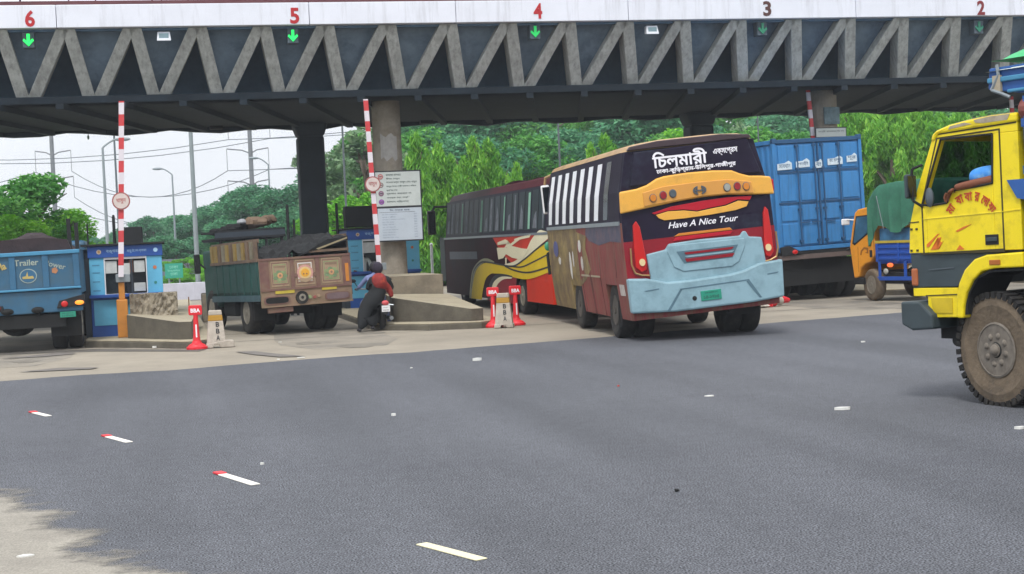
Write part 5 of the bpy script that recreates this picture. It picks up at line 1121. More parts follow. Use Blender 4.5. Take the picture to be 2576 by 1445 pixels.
for s in (-1, 1):
    a, c = (-W2+.09, -.015) if s < 0 else (.015, W2-.09)
    d = MB(T).box(a, c, .03, .07, Z0+.09, Z1-.09, m_ct).obj('door', cb, .006)
    mid = (a+c)/2
    for z0, z1 in ((1.25, 1.72), (1.78, 2.12), (2.22, 2.80), (2.90, 3.44)):
        for q0, q1 in ((a+.05, mid-.06), (mid+.06, c-.05)): MB(T).box(q0, q1, .008, .028, z0, z1, m_ct).obj('door_relief', d, .012)
    b = MB(T)
    for z in (2.16, 2.84): b.box(a+.02, c-.02, .0, .03, z, z+.035, m_ctd)
    b.obj('cross_bar', d)
    for x in (mid-.005, (c-.09 if s < 0 else a+.09)): 
        b = MB(T); b.cyl((x, -.015, Z0+.1), (x, -.015, Z1-.08), .018, m_ctd, n=8)
        for z in (1.3, 2.0, 2.9, 3.4): b.box(x-.04, x+.04, -.02, .03, z, z+.05, m_ctd)
        b.obj('lock_rod', d)
    b = MB(T)
    for x in (mid+.1, (c-.12 if s < 0 else a+.2)): b.box(x-.12, x+.12, -.03, -.01, 1.72, 1.75, m_ctd)
    b.obj('lock_handle', d)
MB(T).box(-.018, .018, -.005, .03, Z0+.1, Z1-.1, m_ctd).obj('door_seal', cb)
for x, w_, tx, dz in ((-.86, .36, 'সাবধান', 0), (-.40, .34, 'গাড়ী', .03), (0, .17, 'ধী', 0), (.42, .38, 'রে চলুন', .05), (.85, .26, 'দূর', .09)):
    b = MB(T); z = 3.0+dz; b.prism([(x-w_/2, z-.09), (x+w_/2, z-.08), (x+w_/2, z+.06), (x+w_*.3, z+.11), (x, z+.06), (x-w_/2, z+.05)], 'y', -.02, -.01, m_ctl)
    b.text(tx, .09, (x, -.022, z), (1, 0, 0), (0, 0, 1), m_ctd, w=w_*.8); b.obj('sticker', cb)
b = MB(T); b.box(-W2+.02, W2-.02, .0, 6.2, 1.02, 1.10, m_under); b.box(-W2-.02, W2+.02, -.06, .04, .93, 1.03, M('rusty bumper rail', '#5c4f4b', .7, var=.3)); b.obj('bed', ct)
MB(T).box(-.5, .5, .1, 10.5, .7, 1.02, m_under).obj('chassis', ct)
for s in (-1, 1):
    hs = MB(T).prism([(s*.55, 1.06), (s*1.1, 1.03), (s*1.1, 1.22), (s*.9, 1.24)], 'y', -.09, -.02, m_black).obj('lamp_housing', ct); b = MB(T); b.ball((s*.78, -.1, 1.10), (.07, .02, .05), m_brake if s < 0 else m_redl); b.obj('red_lamp', hs)
MB(T).box(-1.0, 1.0, .1, .14, .35, .9, m_under).obj('mud_flap', ct)
for y in (.9, 2.1, 3.3, 9.2):
    for x, s in ((-.98, -1), (-.70, -1), (.98, 1), (.70, 1)): wheel(ct, x, y, .46, .25, s)
MB(T).box(-1.1, 1.1, 7.6, 9.9, .6, 2.7, M('tractor cab paint', '#8a3b30', .5, var=.2)).obj('cab', ct, .1)

# ------------------------------------------------------------------ small yellow truck with a green tarpaulin
m_sy = M('warm yellow cab paint', '#e0962a', .4, var=.08, scale=3, dirt='#b0742a', damt=.3, dscale=3)
m_sb = M('strong blue bed steel', '#1f4fa6', .5, var=.12, scale=3); m_tarp = M('green tarpaulin', '#33715a', .8, var=.22, scale=3, dirt='#245545', damt=.4, dscale=2.5)
oS = Vector((14.56, 30.18, 0)); st_ = E('light_truck', oS, -18, 'small yellow truck with blue bed half hidden behind the big yellow cab', 'truck')
Ws = 1.45
prof = [(-.08, .95), (.06, .82), (.20, .78), (.36, .68), (.42, .5), (.56, .47), (.66, 1.15), (.56, 1.6), (.47, 1.88), (.38, 1.94), (.1, 1.98), (-.06, 1.97)]
MB().prism(prof, 'x', .0, Ws, m_sy).obj('cab', st_, .03)
b = MB(); b.prism([(.01, 1.82), (.43, 1.80), (.57, 1.22), (.50, 1.18), (.02, 1.45)], 'x', -.006, .0, m_black); o = b.obj('window_frame', st_)
MB().prism([(.04, 1.79), (.40, 1.77), (.52, 1.24), (.48, 1.23), (.05, 1.47)], 'x', -.010, -.006, M('cab side glass', '#3a6380', .15, var=.3, scale=3)).obj('side_window', o)
b = MB(); b.prism([(.20, 1.02), (.10, 1.00), (.10, 1.12), (.22, 1.14), (.32, 1.06), (.34, .97), (.31, .97), (.28, 1.05), (.21, 1.10), (.14, 1.08), (.14, 1.03)], 'x', -.006, 0, M('door motif brown', '#8f5a20', .6)); b.obj('door_motif', st_)
MB().box(-.012, 0, -.02, .05, .92, 1.07, m_black).obj('door_handle', st_); 
b = MB(); b.box(-.006, 0, -.075, -.07, .9, 1.9, m_black); b.box(-.005, 0, .40, .41, .6, 1.15, M('door seam', '#a3701f', .6)); b.obj('door_seam', st_)
MB().box(.03, Ws-.03, .3, .6, .34, .48, m_under).obj('front_bumper', st_, .02)
b = MB(); b.tube([(.02, .5, 1.72), (-.12, .62, 1.74), (-.14, .62, 1.7)], .014, m_white, 6); b.obj('mirror_arm', st_); MB().box(-.24, -.02, .60, .64, 1.62, 1.75, m_white).obj('side_mirror', st_, .02)
b = MB(); b.box(0, .03, -2.5, -.14, .82, 1.2, m_sb)
for z in (.86, .98, 1.10): b.box(-.02, 0, -2.5, -.14, z, z+.05, m_sb)
for y in (-.14, -.75, -1.35, -1.95): b.box(-.025, .0, y-.06, y, .82, 1.2, m_sb)
b.obj('bed_side', st_, .004); MB().box(-.02, .03, -2.5, -.12, 1.21, 1.26, m_yel).obj('bed_rail', st_); MB().box(.03, Ws, -2.5, -.14, .78, .84, m_sb).obj('bed_floor', st_); MB().box(Ws-.03, Ws, -2.5, -.14, .82, 1.2, m_sb).obj('bed_side', st_)
b = MB()
for i in range(4): b.box(.04+i*.34, .04+i*.34+.3, -1.2, -.2, .85, 1.52, M('blue crates', '#356a93', .6, var=.3, scale=5))
o = b.obj('blue_crate_load', bevel=.02); o.location = oS; o.rotation_euler = (0, 0, R_(18)); tag(o, 'blue crates stacked under the green tarpaulin on the small truck bed', 'crates')
b = MB(); b.box(-.03, .02, -1.4, -.16, .43, .51, m_sb); b.box(-.02, .01, -1.0, -.93, .5, .82, m_sb); b.box(-.02, .01, -.26, -.2, .5, .82, m_sb); b.obj('side_guard', st_, .006)
b = MB(); b.ball((-.02, -.55, .75), (.02, .09, .045), M('lit side lamp', '#f0632e', .3, emit=1.0)); b.obj('side_lamp', st_); b = MB(); b.ball((-.02, -.42, .62), (.03, .07, .06), m_clear); b.obj('filler_cap', st_)
MB().box(.2, Ws-.2, -2.4, .3, .42, .62, m_under).obj('chassis', st_); MB().box(.05, .4, -1.0, -.3, .36, .60, m_under).obj('battery_box', st_, .02)
wheel(st_, .12, .06, .335, .19, -1, m_mud, .58, steer=14); wheel(st_, Ws-.1, .06, .335, .19, 1, m_mud, .58); wheel(st_, .12, -1.7, .335, .22, -1, m_mud); wheel(st_, Ws-.12, -1.7, .335, .22, 1, m_mud)
# tarpaulin over a bulky load
nx, ny = 26, 30; vs = []; rg = random.Random(3)
for j in range(ny+1):
    v_ = j/ny; yy = .02-2.5*v_
    for i in range(nx+1):
        u_ = i/nx; t = (u_-.5)*2
        x = Ws/2+(Ws/2+.06)*max(-1, min(1, t*1.75)); top = 2.40+.10*math.sin(v_*3.0)-.28*max(0, 1-v_*8)**1.5
        dz = 0 if abs(t) < .57 else (abs(t)-.57)/.43
        fold = .035*math.sin(yy*17+u_*5)+.02*math.sin(yy*39+1+u_*11)
        z = top-.10*abs(t)**3-dz*(.86+.10*math.sin(yy*6)); x += (fold*(1 if t > 0 else -1))*min(1, dz*3)-(0.05*dz if t > 0 else -.02*dz)
        vs.append((x, yy+rg.uniform(-.008, .008), z+rg.uniform(-.008, .008)))
b = MB(); b.add(vs, [(j*(nx+1)+i, j*(nx+1)+i+1, (j+1)*(nx+1)+i+1, (j+1)*(nx+1)+i) for j in range(ny) for i in range(nx)], m_tarp)
b.add([vs[i] for i in range(nx+1)], [list(range(nx+1))], m_tarp)
b.tube([(-.1, -.3, 2.2), (-.12, -.5, 1.5)], .008, m_grey, 5)
o = b.obj('tarpaulin', smooth=True); o.location = oS; o.rotation_euler = (0, 0, R_(18)); tag(o, 'creased green tarpaulin bulging over the small yellow truck bed', 'tarpaulin')
# ------------------------------------------------------------------ big yellow truck at the right
m_ty = M('bright yellow cab paint', '#e8d010', .35, var=.05, scale=2, dirt='#a8921c', damt=.35, dscale=3.5)
m_tg = M('dark grey cab plastic', '#333f44', .6, var=.15, scale=4); m_wear = M('worn roof paint', '#a59a86', .8, var=.2, scale=5, dirt='#6f675a', damt=.4, dscale=6)
m_dec = M('red decal', '#b8401a', .6, var=.15); m_dec2 = M('worn orange decal', '#cf6a1c', .6, var=.2); m_tb = M('blue cargo steel', '#24569a', .55, var=.18, scale=3, dirt='#1d3f6c', damt=.4); m_seam = M('cab seam shadow gap', '#3a3310', .7)
oY = Vector((7.01, 12.25, 0)); hY = -22
yt = E('lorry', oY, hY, 'large bright yellow lorry with muddy lugged tyre and red Bengali door writing', 'truck')
WY = 2.2; T = ROLL(0, 1, pitch=-.6)
m_scr = M('tinted windscreen', '#20282c', .1); _t = m_scr.node_tree; _tr = _t.nodes.new('ShaderNodeBsdfTransparent'); _tr.inputs[0].default_value = (.36, .42, .43, 1); _m = _t.nodes.new('ShaderNodeMixShader'); _m.inputs[0].default_value = .16
_t.links.new(_tr.outputs[0], _m.inputs[1]); _t.links.new(_t.nodes['Principled BSDF'].outputs[0], _m.inputs[2]); _t.links.new(_m.outputs[0], _t.nodes['Material Output'].inputs[0])
# cab shell built of walls so the interior is open
win = [(.46, 2.37), (-.10, 2.37), (-.08, 1.945), (.10, 1.925), (.36, 1.905), (.42, 1.80), (.62, 1.785), (.70, 1.80)]
outer = [(.88, 1.36), (.86, 1.62), (.76, 1.93), (.56, 2.38), (.50, 2.43), (-.36, 2.46), (-.36, 1.36)]
def wallside(x0, x1):
    b = MB(T)
    # around the window: front pillar, top rail, rear pillar, lower door
    b.prism([(.88, 1.36), (.86, 1.62), (.76, 1.93), (.56, 2.38), (.50, 2.43), (.46, 2.37), (.70, 1.80), (.66, 1.70), (.66, 1.36)], 'x', x0, x1, m_ty)
    b.prism([(.50, 2.43), (-.36, 2.46), (-.36, 2.37), (.46, 2.37)], 'x', x0, x1, m_ty)
    b.prism([(-.10, 2.37), (-.36, 2.37), (-.36, 1.36), (-.08, 1.36), (-.08, 1.945)], 'x', x0, x1, m_ty)
    b.prism([(-.08, 1.945), (-.08, 1.36), (.66, 1.36), (.66, 1.70), (.70, 1.80), (.62, 1.785), (.42, 1.80), (.36, 1.905), (.10, 1.925)], 'x', x0, x1, m_ty)
    return b.obj('cab_side', yt, .006)
wallside(0, .06); wallside(WY-.06, WY)
MB(T).box(.06, WY-.06, -.36, -.30, 1.36, 2.46, m_ty).obj('cab_back', yt); MB(T).box(.06, WY-.06, -.30, .8, 1.3, 1.36, m_tg).obj('cab_floor', yt)
MB(T).prism([(.88, 1.36), (.86, 1.62), (.80, 1.80), (.76, 1.80), (.80, 1.36)], 'x', .06, WY-.06, m_ty).obj('cab_front', yt)
MB(T).prism([(.80, 1.80), (.57, 2.38), (.55, 2.38), (.78, 1.80)], 'x', .08, WY-.08, m_scr).obj('windscreen', yt)
b = MB(T)
rp = [(.57, 2.36), (.55, 2.42), (.50, 2.455), (.36, 2.49), (.15, 2.515), (-.1, 2.53), (-.37, 2.53), (-.37, 2.45), (.48, 2.42), (.53, 2.36)]
b.prism(rp, 'x', -.015, WY+.015, m_ty); rf = b.obj('cab_roof', yt, .02)
b = MB(T); b.prism([(.34, 2.478), (.18, 2.495), (.1, 2.475), (.36, 2.45)], 'x', -.019, -.014, m_wear); b.prism([(.08, 2.507), (-.1, 2.522), (-.30, 2.522), (-.27, 2.475), (-.02, 2.47), (.06, 2.48)], 'x', -.019, -.014, m_wear); b.prism([(.3, 2.50), (.1, 2.522), (-.1, 2.534), (-.33, 2.534), (-.33, 2.531), (.3, 2.497)], 'x', .0, WY, m_wear); b.obj('worn_paint', rf)
b = MB(T); b.prism([(.50, 2.425), (-.35, 2.452), (-.35, 2.44), (.49, 2.413)], 'x', -.004, 0, m_seam); b.obj('roof_seam', yt)
# door details
dr = MB(T)
dr.prism([(.70, 1.36), (.715, 1.36), (.715, 1.80), (.51, 2.39), (-.165, 2.41), (-.18, 2.41), (-.18, 1.36), (-.165, 1.36), (-.165, 2.395), (.50, 2.375), (.70, 1.795)], 'x', -.003, .002, m_seam); dr.obj('door_gap', yt)
MB(T).prism([(.74, 1.345), (-.18, 1.345), (-.18, 1.375), (.74, 1.36)], 'x', -.012, .0, m_seam).obj('door_bottom_gap', yt)
b = MB(T); b.prism([(.70, 1.665), (-.16, 1.69), (-.16, 1.697), (.70, 1.672)], 'x', -.006, .0, M('yellow crease highlight', '#f0dc30', .3)); b.prism([(-.17, 1.69), (-.36, 1.70), (-.36, 1.707), (-.17, 1.697)], 'x', -.006, 0, m_ty); b.obj('door_crease', yt)
hd = MB(T).box(-.008, .0, -.12, .02, 1.41, 1.50, m_black).obj('door_handle', yt, .004); MB(T).box(-.02, -.008, -.11, .0, 1.44, 1.475, m_tg).obj('grip', hd, .005)
# window rubber frame
b = MB(T)
for (y0, z0), (y1, z1) in zip(win, win[1:]+win[:1]): b.cyl((-.004, y0, z0), (-.004, y1, z1), .010, m_black, n=5)
b.obj('window_seal', yt)
# red arched lettering on the door
b = MB(T); cx, cz, rr_ = .135, 1.66, .235
for i, ch in enumerate(['মা', 'বা', 'বা', 'র', 'েদা', 'য়া']):
    ang = R_((152, 118, 94, 72, 48, 24)[i]); y = .165-.26*math.cos(ang)*-1 if 0 else .165+.245*math.cos(math.pi-ang)*-1*-1
    y = .165-.245*math.cos(ang) if 0 else .165+.245*math.cos(math.radians(180)-ang)*-1
    z = 1.655+.19*math.sin(ang); rt_ = math.pi/2-ang
    y = .165+.245*math.cos(math.pi-ang); rt_ = (ang-math.pi/2)*.8; xd = Vector((0, -math.cos(rt_), math.sin(rt_))); upd = Vector((0, math.sin(rt_), math.cos(rt_)))
    b.text(ch, .075, (-.006, y, z), xd, upd, m_dec, w=.082 if i != 3 else .05, bold=.04)
b.obj('door_lettering', yt)
for P in ([(.69, 1.43), (.62, 1.48), (.55, 1.535), (.52, 1.54), (.57, 1.50), (.66, 1.405), (.69, 1.40)], [(.645, 1.37), (.58, 1.43), (.50, 1.50), (.55, 1.50), (.50, 1.44), (.53, 1.385), (.56, 1.375)], [(.60, 1.385), (.545, 1.385), (.50, 1.44), (.48, 1.46), (.52, 1.40), (.54, 1.375), (.6, 1.37)], [(.34, 1.545), (.25, 1.58), (.16, 1.60), (.24, 1.565), (.32, 1.535)], [(.34, 1.375), (.30, 1.42), (.25, 1.38)]):
    MB(T).prism([(.5+(y-.5)*.9, 1.47+(z-1.47)*.85) for y, z in P] if P[0][0] > .4 else P, 'x', -.004, -.0005, m_dec2).obj('flame_decal', yt)
b = MB(T)
for y, z in ((.84, 1.58), (.78, 1.58), (.85, 1.385), (.78, 1.385)): b.box(-.006, 0, y-.012, y+.012, z-.01, z+.01, m_seam)
b.prism([(.875, 1.635), (.75, 1.64), (.75, 1.65), (.87, 1.645)], 'x', -.004, 0, m_seam); b.obj('bolt_marks', yt)
# grey lower band, indicator, step, arch
MB(T).prism([(.88, 1.355), (.86, 1.045), (.36, 1.045), (.25, 1.15), (.08, 1.29), (-.14, 1.345), (.7, 1.35)], 'x', .012, .3, m_tg).obj('lower_band', yt, .01)
MB(T).box(.3, WY-.3, .5, .85, 1.045, 1.36, m_tg).obj('lower_grille', yt)
MB(T).prism([(.67, 1.20), (.38, 1.215), (.38, 1.225), (.67, 1.21)], 'x', .006, .013, m_greyl).obj('band_groove', yt)
b = MB(T); b.box(-.004, .05, .80, .87, 1.06, 1.22, M('faded orange lamp', '#a85f38', .4, var=.15)); b.obj('corner_lamp', yt, .015)
MB(T).prism([(.865, 1.04), (.865, .965), (.70, .965), (.70, .77), (.355, .775), (.36, 1.04)], 'x', .015, .30, m_ty).obj('step_panel', yt, .006)
b = MB(T); b.prism([(.66, .95), (.64, .81), (.42, .81), (.42, .95)], 'x', .008, .016, M('step recess yellow', '#c2a914', .5)); b.prism([(.72, .965), (.36, .975), (.36, .985), (.72, .975)], 'x', .008, .016, m_seam); b.obj('step_recess', yt, .002)
def archpts(ry, rz, cy, cz, a0, a1, n=14): return [(cy+ry*math.cos(a0+(a1-a0)*i/n), cz+rz*math.sin(a0+(a1-a0)*i/n)) for i in range(n+1)]
oa = [(.345, .77), (.345, .95), (.31, 1.08), (.24, 1.20), (.13, 1.29), (0, 1.325), (-.38, 1.34)]; ia = [(-.38, 1.21), (-.08, 1.205), (.06, 1.18), (.16, 1.10), (.23, .99), (.27, .87), (.28, .77)]
b = MB(T); b.prism(oa+ia, 'x', -.03, .30, m_ty); b.obj('wheel_arch', yt, .015)
b = MB(T); b.box(-.04, -.028, -.15, -.035, 1.235, 1.28, M('amber side repeater', '#a05a1e', .4)); b.obj('side_repeater', yt, .01)
MB(T).prism([(.26, .80), (.22, .98), (.12, 1.12), (-.02, 1.17), (-.40, 1.18), (-.40, 1.2), (0, 1.19), (.14, 1.13), (.24, 1.0), (.28, .8)], 'x', .0, .5, m_black).obj('arch_liner', yt)
# bumper
b = MB(T); b.prism([(.96, .92), (.74, .92), (.60, .80), (.60, .67), (.84, .655), (.96, .71)], 'x', -.06, WY+.06, m_tg); b.obj('front_bumper', yt, .02)
b = MB(); b.box(.3, .6, .2, .8, .55, .95, m_under); b.box(.5, WY-.5, -.5, .7, .6, .95, m_under); b.box(.3, .5, -5, .6, .7, .9, m_under); b.box(WY-.5, WY-.3, -5, .6, .7, .9, m_under)
b.tube([(.25, .52, .75), (.22, .45, .5), (.24, .47, .36)], .02, m_under); b.ball((.25, .42, .60), (.08, .09, .07), m_under); b.cyl((.15, .5, .55), (.45, .5, .55), .05, m_under); b.obj('chassis', yt)
MB().cyl((.2, -.05, .49), (WY-.2, -.05, .49), .06, m_under).obj('front_axle', yt)
m_hub = M('muddy hub', '#6f685f', .85, var=.3, scale=12, dirt='#4d4640', damt=.4, dscale=8)
wl_ = wheel(yt, .16, -.05, .49, .30, -1, m_mud, .50, steer=11, lugs=42, mr_=m_hub, bolts=8)
b = MB(); f_ = -.15
b.lathe([(.215, f_*.60), (.205, f_*.66), (.175, f_*.60)], m_black, ax='x', n=28)
for i in range(8):
    a = 6.283*(i+.3)/8; b.ball((f_*.80, .125*math.cos(a), .125*math.sin(a)), (.035, .034, .034), m_hub, 10, 7, .06); b.ball((f_*.70, .165*math.cos(a+.35), .165*math.sin(a+.35)), (.012, .018, .018), m_black, 8, 5)
b.ball((f_*.98, 0, 0), (.04, .05, .05), m_hub, 12, 8); b.lathe([(.075, f_*.6), (.07, f_*.9), (.05, f_*1.0)], m_under, ax='x', n=20); b.obj('hub_nuts', wl_, smooth=True); wheel(yt, WY-.16, -.05, .49, .30, 1, m_mud, .5, lugs=42, mr_=m_hub)
for x, s in ((.16, -1), (WY-.16, 1)): wheel(yt, x, -3.9, .49, .30, s, m_mud, .5, lugs=42, mr_=m_hub)
# mirror cluster
b = MB(T); b.tube([(.02, .70, 2.16), (-.05, .76, 2.13), (-.06, .77, 2.02), (-.06, .76, 1.84), (.0, .70, 1.78)], .014, m_black, 6); b.obj('mirror_arm', yt)
o = MB(T).box(-.13, .0, .765, .80, 1.86, 2.08, m_tg).obj('side_mirror', yt, .02); MB(T).box(-.12, -.01, .755, .764, 1.875, 2.065, m_glassd).obj('mirror_glass', o)
MB(T).ball((-.02, .60, 1.86), (.03, .045, .09), m_greyl).obj('round_mirror', yt)
# interior
sw = MB(T); n_ = 20
for i in range(n_):
    a0, a1 = 6.283*i/n_, 6.283*(i+1)/n_; f = lambda a: (.52+.21*math.cos(a), .50-.10*math.sin(a), 1.86+.16*math.sin(a)); sw.cyl(f(a0), f(a1), .014, m_black, n=6)
sw.cyl((.52, .50, 1.86), (.52, .62, 1.6), .025, m_black); sw.box(.33, .71, .49, .51, 1.85, 1.875, m_black); sw.obj('steering_wheel', yt)
MB(T).box(.25, .8, -.28, -.12, 1.5, 2.15, m_tg).obj('driver_seat', yt, .05); MB(T).box(.25, .8, -.15, .35, 1.42, 1.56, m_tg).obj('seat_cushion', yt, .04); MB(T).box(.1, WY-.1, .55, .76, 1.45, 1.76, m_tg).obj('dashboard', yt, .03)
# cargo body
b = MB(T); b.box(.0, WY, -.48, -.42, .95, 2.66, m_tb)
for z in (1.2, 1.6, 2.0, 2.4): b.box(-.03, .0, -5.2, -.42, z, z+.07, m_tb)
for y in (-.45, -1.3, -2.2, -3.1, -4.0, -4.9): b.box(-.035, .0, y-.08, y, .95, 2.66, m_tb)
b.box(0, .05, -5.2, -.48, .95, 2.66, m_tb); b.box(WY-.05, WY, -5.2, -.48, .95, 2.66, m_tb); b.box(0, WY, -5.2, -5.14, .95, 2.66, m_tb); b.box(0, WY, -5.2, -.48, .95, 1.0, m_tb); b.obj('cargo_body', yt)
b = MB(T); b.prism([(-.09, 2.75), (-.11, 2.93), (-3, 2.95), (-3, 2.70), (-.40, 2.69)], 'x', -.02, WY, m_tb); b.box(-.045, -.02, -3, -.1, 2.80, 2.845, m_btl); b.box(-.045, -.02, -3, -.3, 2.70, 2.73, m_btl); b.obj('overhead_rack', yt, .01)
b = MB(T); b.tube([(-.03, -.20, 2.95), (-.04, -.22, 2.86), (-.05, -.15, 2.74), (-.05, -.25, 2.70), (-.04, -.33, 2.66)], .016, m_grey, 6); b.box(-.05, -.02, -.24, -.16, 2.72, 2.86, m_wear); b.obj('rope_end', yt)
MB(T).ball((.1, -.45, 2.55), (.16, .10, .12), M('brown water drum', '#7a3f38', .6)).obj('drum', yt)
MB(T).add([(-.02, -.24, 1.96), (-.02, -.44, 1.96), (-.02, -.44, 1.78), (-.02, -.34, 1.80), (.2, -.44, 1.96), (.2, -.44, 1.78)], [(0, 1, 2, 3), (0, 1, 4), (2, 3, 5)], m_tb).obj('body_bracket', yt)
# sheet tied over the rack
def lumpy(name, x0, x1, y0, y1, z0, h, m, nx=18, ny=22, seed=1, amp=.04):
    rg_ = random.Random(seed); vs = []
    for j in range(ny+1):
        for i in range(nx+1):
            u_, v_ = i/nx, j/ny; e = min(1, 6*u_)*min(1, 6*(1-u_))*min(1, 7*v_)*min(1, 7*(1-v_))
            vs.append((x0+(x1-x0)*u_, y0+(y1-y0)*v_, z0+h*e**.5*(.7+.3*math.sin(v_*9+u_*3))+rg_.uniform(-amp, amp)*e))
    b = MB(T); b.add(vs, [(j*(nx+1)+i, j*(nx+1)+i+1, (j+1)*(nx+1)+i+1, (j+1)*(nx+1)+i) for j in range(ny) for i in range(nx)], m); return b
m_gs = M('bright green sheet', '#2fa866', .6, var=.15, scale=5); m_ws = M('white plastic sheet', '#c9d3cc', .5, var=.12, scale=6)
o = lumpy('w', -.05, WY, -3, -.09, 2.90, .12, m_ws, seed=3, amp=.02).obj('sheet_roll', smooth=True); o.location = oY; o.rotation_euler = (0, 0, -R_(hY)); tag(o, 'white plastic sheet bundled on the blue rack above the yellow cab', 'sheet')
o = lumpy('g', -.03, WY, -3, -.13, 2.99, .16, m_gs, seed=5, amp=.03).obj('green_sheet', smooth=True); o.location = oY; o.rotation_euler = (0, 0, -R_(hY)); tag(o, 'bright green sheet topping the load on the rack above the yellow cab', 'sheet')

# ================================================================== PEOPLE
def skin_body(name, chains, m, loc, h, parent=None, sub=2, root=0):
    """chains: {joint: (co, radius)}, edges"""
    J, Ed = chains; names = list(J); me = bpy.data.meshes.new(name)
    me.from_pydata([J[n_][0] for n_ in names], [(names.index(a), names.index(b_)) for a, b_ in Ed], [])
    o = bpy.data.objects.new(name, me); COL.objects.link(o); me.materials.append(m)
    md = o.modifiers.new('skin', 'SKIN'); md.use_smooth_shade = True
    sv = me.skin_vertices[0].data
    for i, n_ in enumerate(names): r = J[n_][1]; sv[i].radius = r if hasattr(r, '__len__') else (r, r); sv[i].use_root = (i == root)
    s2 = o.modifiers.new('sub', 'SUBSURF'); s2.levels = sub; s2.render_levels = sub
    if parent is not None: o.parent = parent
    else: o.location = loc; o.rotation_euler = (0, 0, -R_(h))
    return o
m_skin = M('brown skin', '#7a4a36', .55, var=.06, spec=.3); m_hair = M('black hair', '#15121a', .7)
def head(c, r, par, fwd=(0, 1, 0), scarf=None):
    f = Vector(fwd).normalized(); s_ = f.cross(Vector((0, 0, 1))); c = Vector(c)
    b = MB(); b.ball(c, (r*.80, r*.92, r*1.12), m_skin, 20, 14); b.ball(c+f*r*.92+Vector((0, 0, -.05*r)), (r*.13, r*.16, r*.2), m_skin, 8, 6)
    for q in (-1, 1):
        b.ball(c+s_*q*r*.80, (r*.1, r*.16, r*.24), m_skin, 8, 6)
    hd_ = b.obj('head', par, smooth=True)
    b = MB()
    for q in (-1, 1): b.ball(c+f*r*.82+s_*q*r*.3+Vector((0, 0, r*.08)), (r*.1, r*.08, r*.07), m_white, 8, 6); b.ball(c+f*r*.89+s_*q*r*.3+Vector((0, 0, r*.08)), (r*.045, r*.04, r*.05), m_hair, 6, 5)
    b.obj('eyes', hd_, smooth=True); MB().ball(c+f*r*.84+Vector((0, 0, -r*.42)), (r*.28, r*.08, r*.06), M('lips', '#6b3330', .5), 10, 6).obj('mouth', hd_, smooth=True)
    return hd_
def hand(par, w_, d, curl, m, s=.09, th=1, up=(0, 0, 1)):
    """palm at w_ pointing along d, five fingers curling toward curl"""
    w_ = Vector(w_); d = Vector(d).normalized(); c = Vector(curl).normalized(); sd_ = d.cross(c).normalized()
    J = {'wr': (w_, (s*.26, s*.2)), 'pm': (w_+d*s*.45, (s*.42, s*.18)), 'pe': (w_+d*s*.85, (s*.42, s*.15))}; Ed = [('wr', 'pm'), ('pm', 'pe')]
    o = skin_body('hand', (J, Ed), m, None, 0, parent=par, sub=1)
    for i, (off, ln) in enumerate(((-.36, .75), (-.12, .9), (.12, .85), (.34, .65))):
        a = w_+d*s*.8+sd_*off*s; L = s*ln
        p1 = a+d*L*.4+c*L*.08; p2 = p1+d*L*.28+c*L*.28; p3 = p2+d*L*.06+c*L*.3
        skin_body('finger', ({'a': (a, s*.10), 'b': (p1, s*.095), 'c': (p2, s*.09), 'd': (p3, s*.075)}, [('a', 'b'), ('b', 'c'), ('c', 'd')]), m, None, 0, parent=o, sub=1)
    a = w_+d*s*.25-sd_*.36*s*th; p1 = a-sd_*s*.28*th+d*s*.28+c*s*.1; p2 = p1+d*s*.25+c*s*.22
    skin_body('thumb', ({'a': (a, s*.12), 'b': (p1, s*.11), 'c': (p2, s*.08)}, [('a', 'b'), ('b', 'c')]), m, None, 0, parent=o, sub=1); return o
# driver of the yellow lorry (cab local coordinates, left arm on the sill)
m_shirt = M('bright blue shirt', '#3f8ad8', .8, var=.2, scale=9, dirt='#86b8d8', damt=.4, dscale=14)
J = {'pel': ((.52, -.02, 1.62), (.16, .13)), 'bel': ((.52, -.04, 1.76), (.15, .12)), 'ch': ((.52, -.05, 1.92), (.17, .12)), 'nk': ((.52, -.03, 2.08), .07), 'hd': ((.52, -.01, 2.16), .06),
     'ls': ((.34, -.06, 2.02), .07), 'le': ((.04, -.02, 1.975), .042), 'lm': ((.0, .16, 1.95), .038), 'lw': ((-.03, .32, 1.925), .030), 'rs': ((.70, -.05, 2.02), .065), 're': ((.74, .15, 1.88), .042), 'rw': ((.66, .42, 2.0), .028),
     'lh': ((.42, -.0, 1.58), .09), 'lk': ((.42, .38, 1.60), .07), 'lf': ((.42, .5, 1.40), .05), 'rh': ((.62, -.0, 1.58), .09), 'rk': ((.62, .38, 1.60), .07), 'rf': ((.62, .5, 1.40), .05)}
Ed = [('pel', 'bel'), ('bel', 'ch'), ('ch', 'nk'), ('nk', 'hd'), ('ch', 'ls'), ('ls', 'le'), ('le', 'lm'), ('lm', 'lw'), ('ch', 'rs'), ('rs', 're'), ('re', 'rw'), ('pel', 'lh'), ('lh', 'lk'), ('lk', 'lf'), ('pel', 'rh'), ('rh', 'rk'), ('rk', 'rf')]
dv = skin_body('person', (J, Ed), m_skin, oY, hY); tag(dv, 'lorry driver in a blue shirt resting his bare forearm on the yellow door sill', 'person')
JS = {'pel': ((.52, -.02, 1.62), (.175, .145)), 'bel': ((.52, -.04, 1.76), (.17, .14)), 'ch': ((.52, -.05, 1.92), (.19, .14)), 'nk': ((.52, -.04, 2.04), .085), 'ls': ((.33, -.06, 2.02), .095), 'le': ((.14, -.02, 2.02), .095), 'lx': ((.10, .10, 2.03), .085), 'ly': ((.07, .24, 2.0), .07), 'rs': ((.70, -.05, 2.02), .085), 're': ((.735, .1, 1.91), .065)}
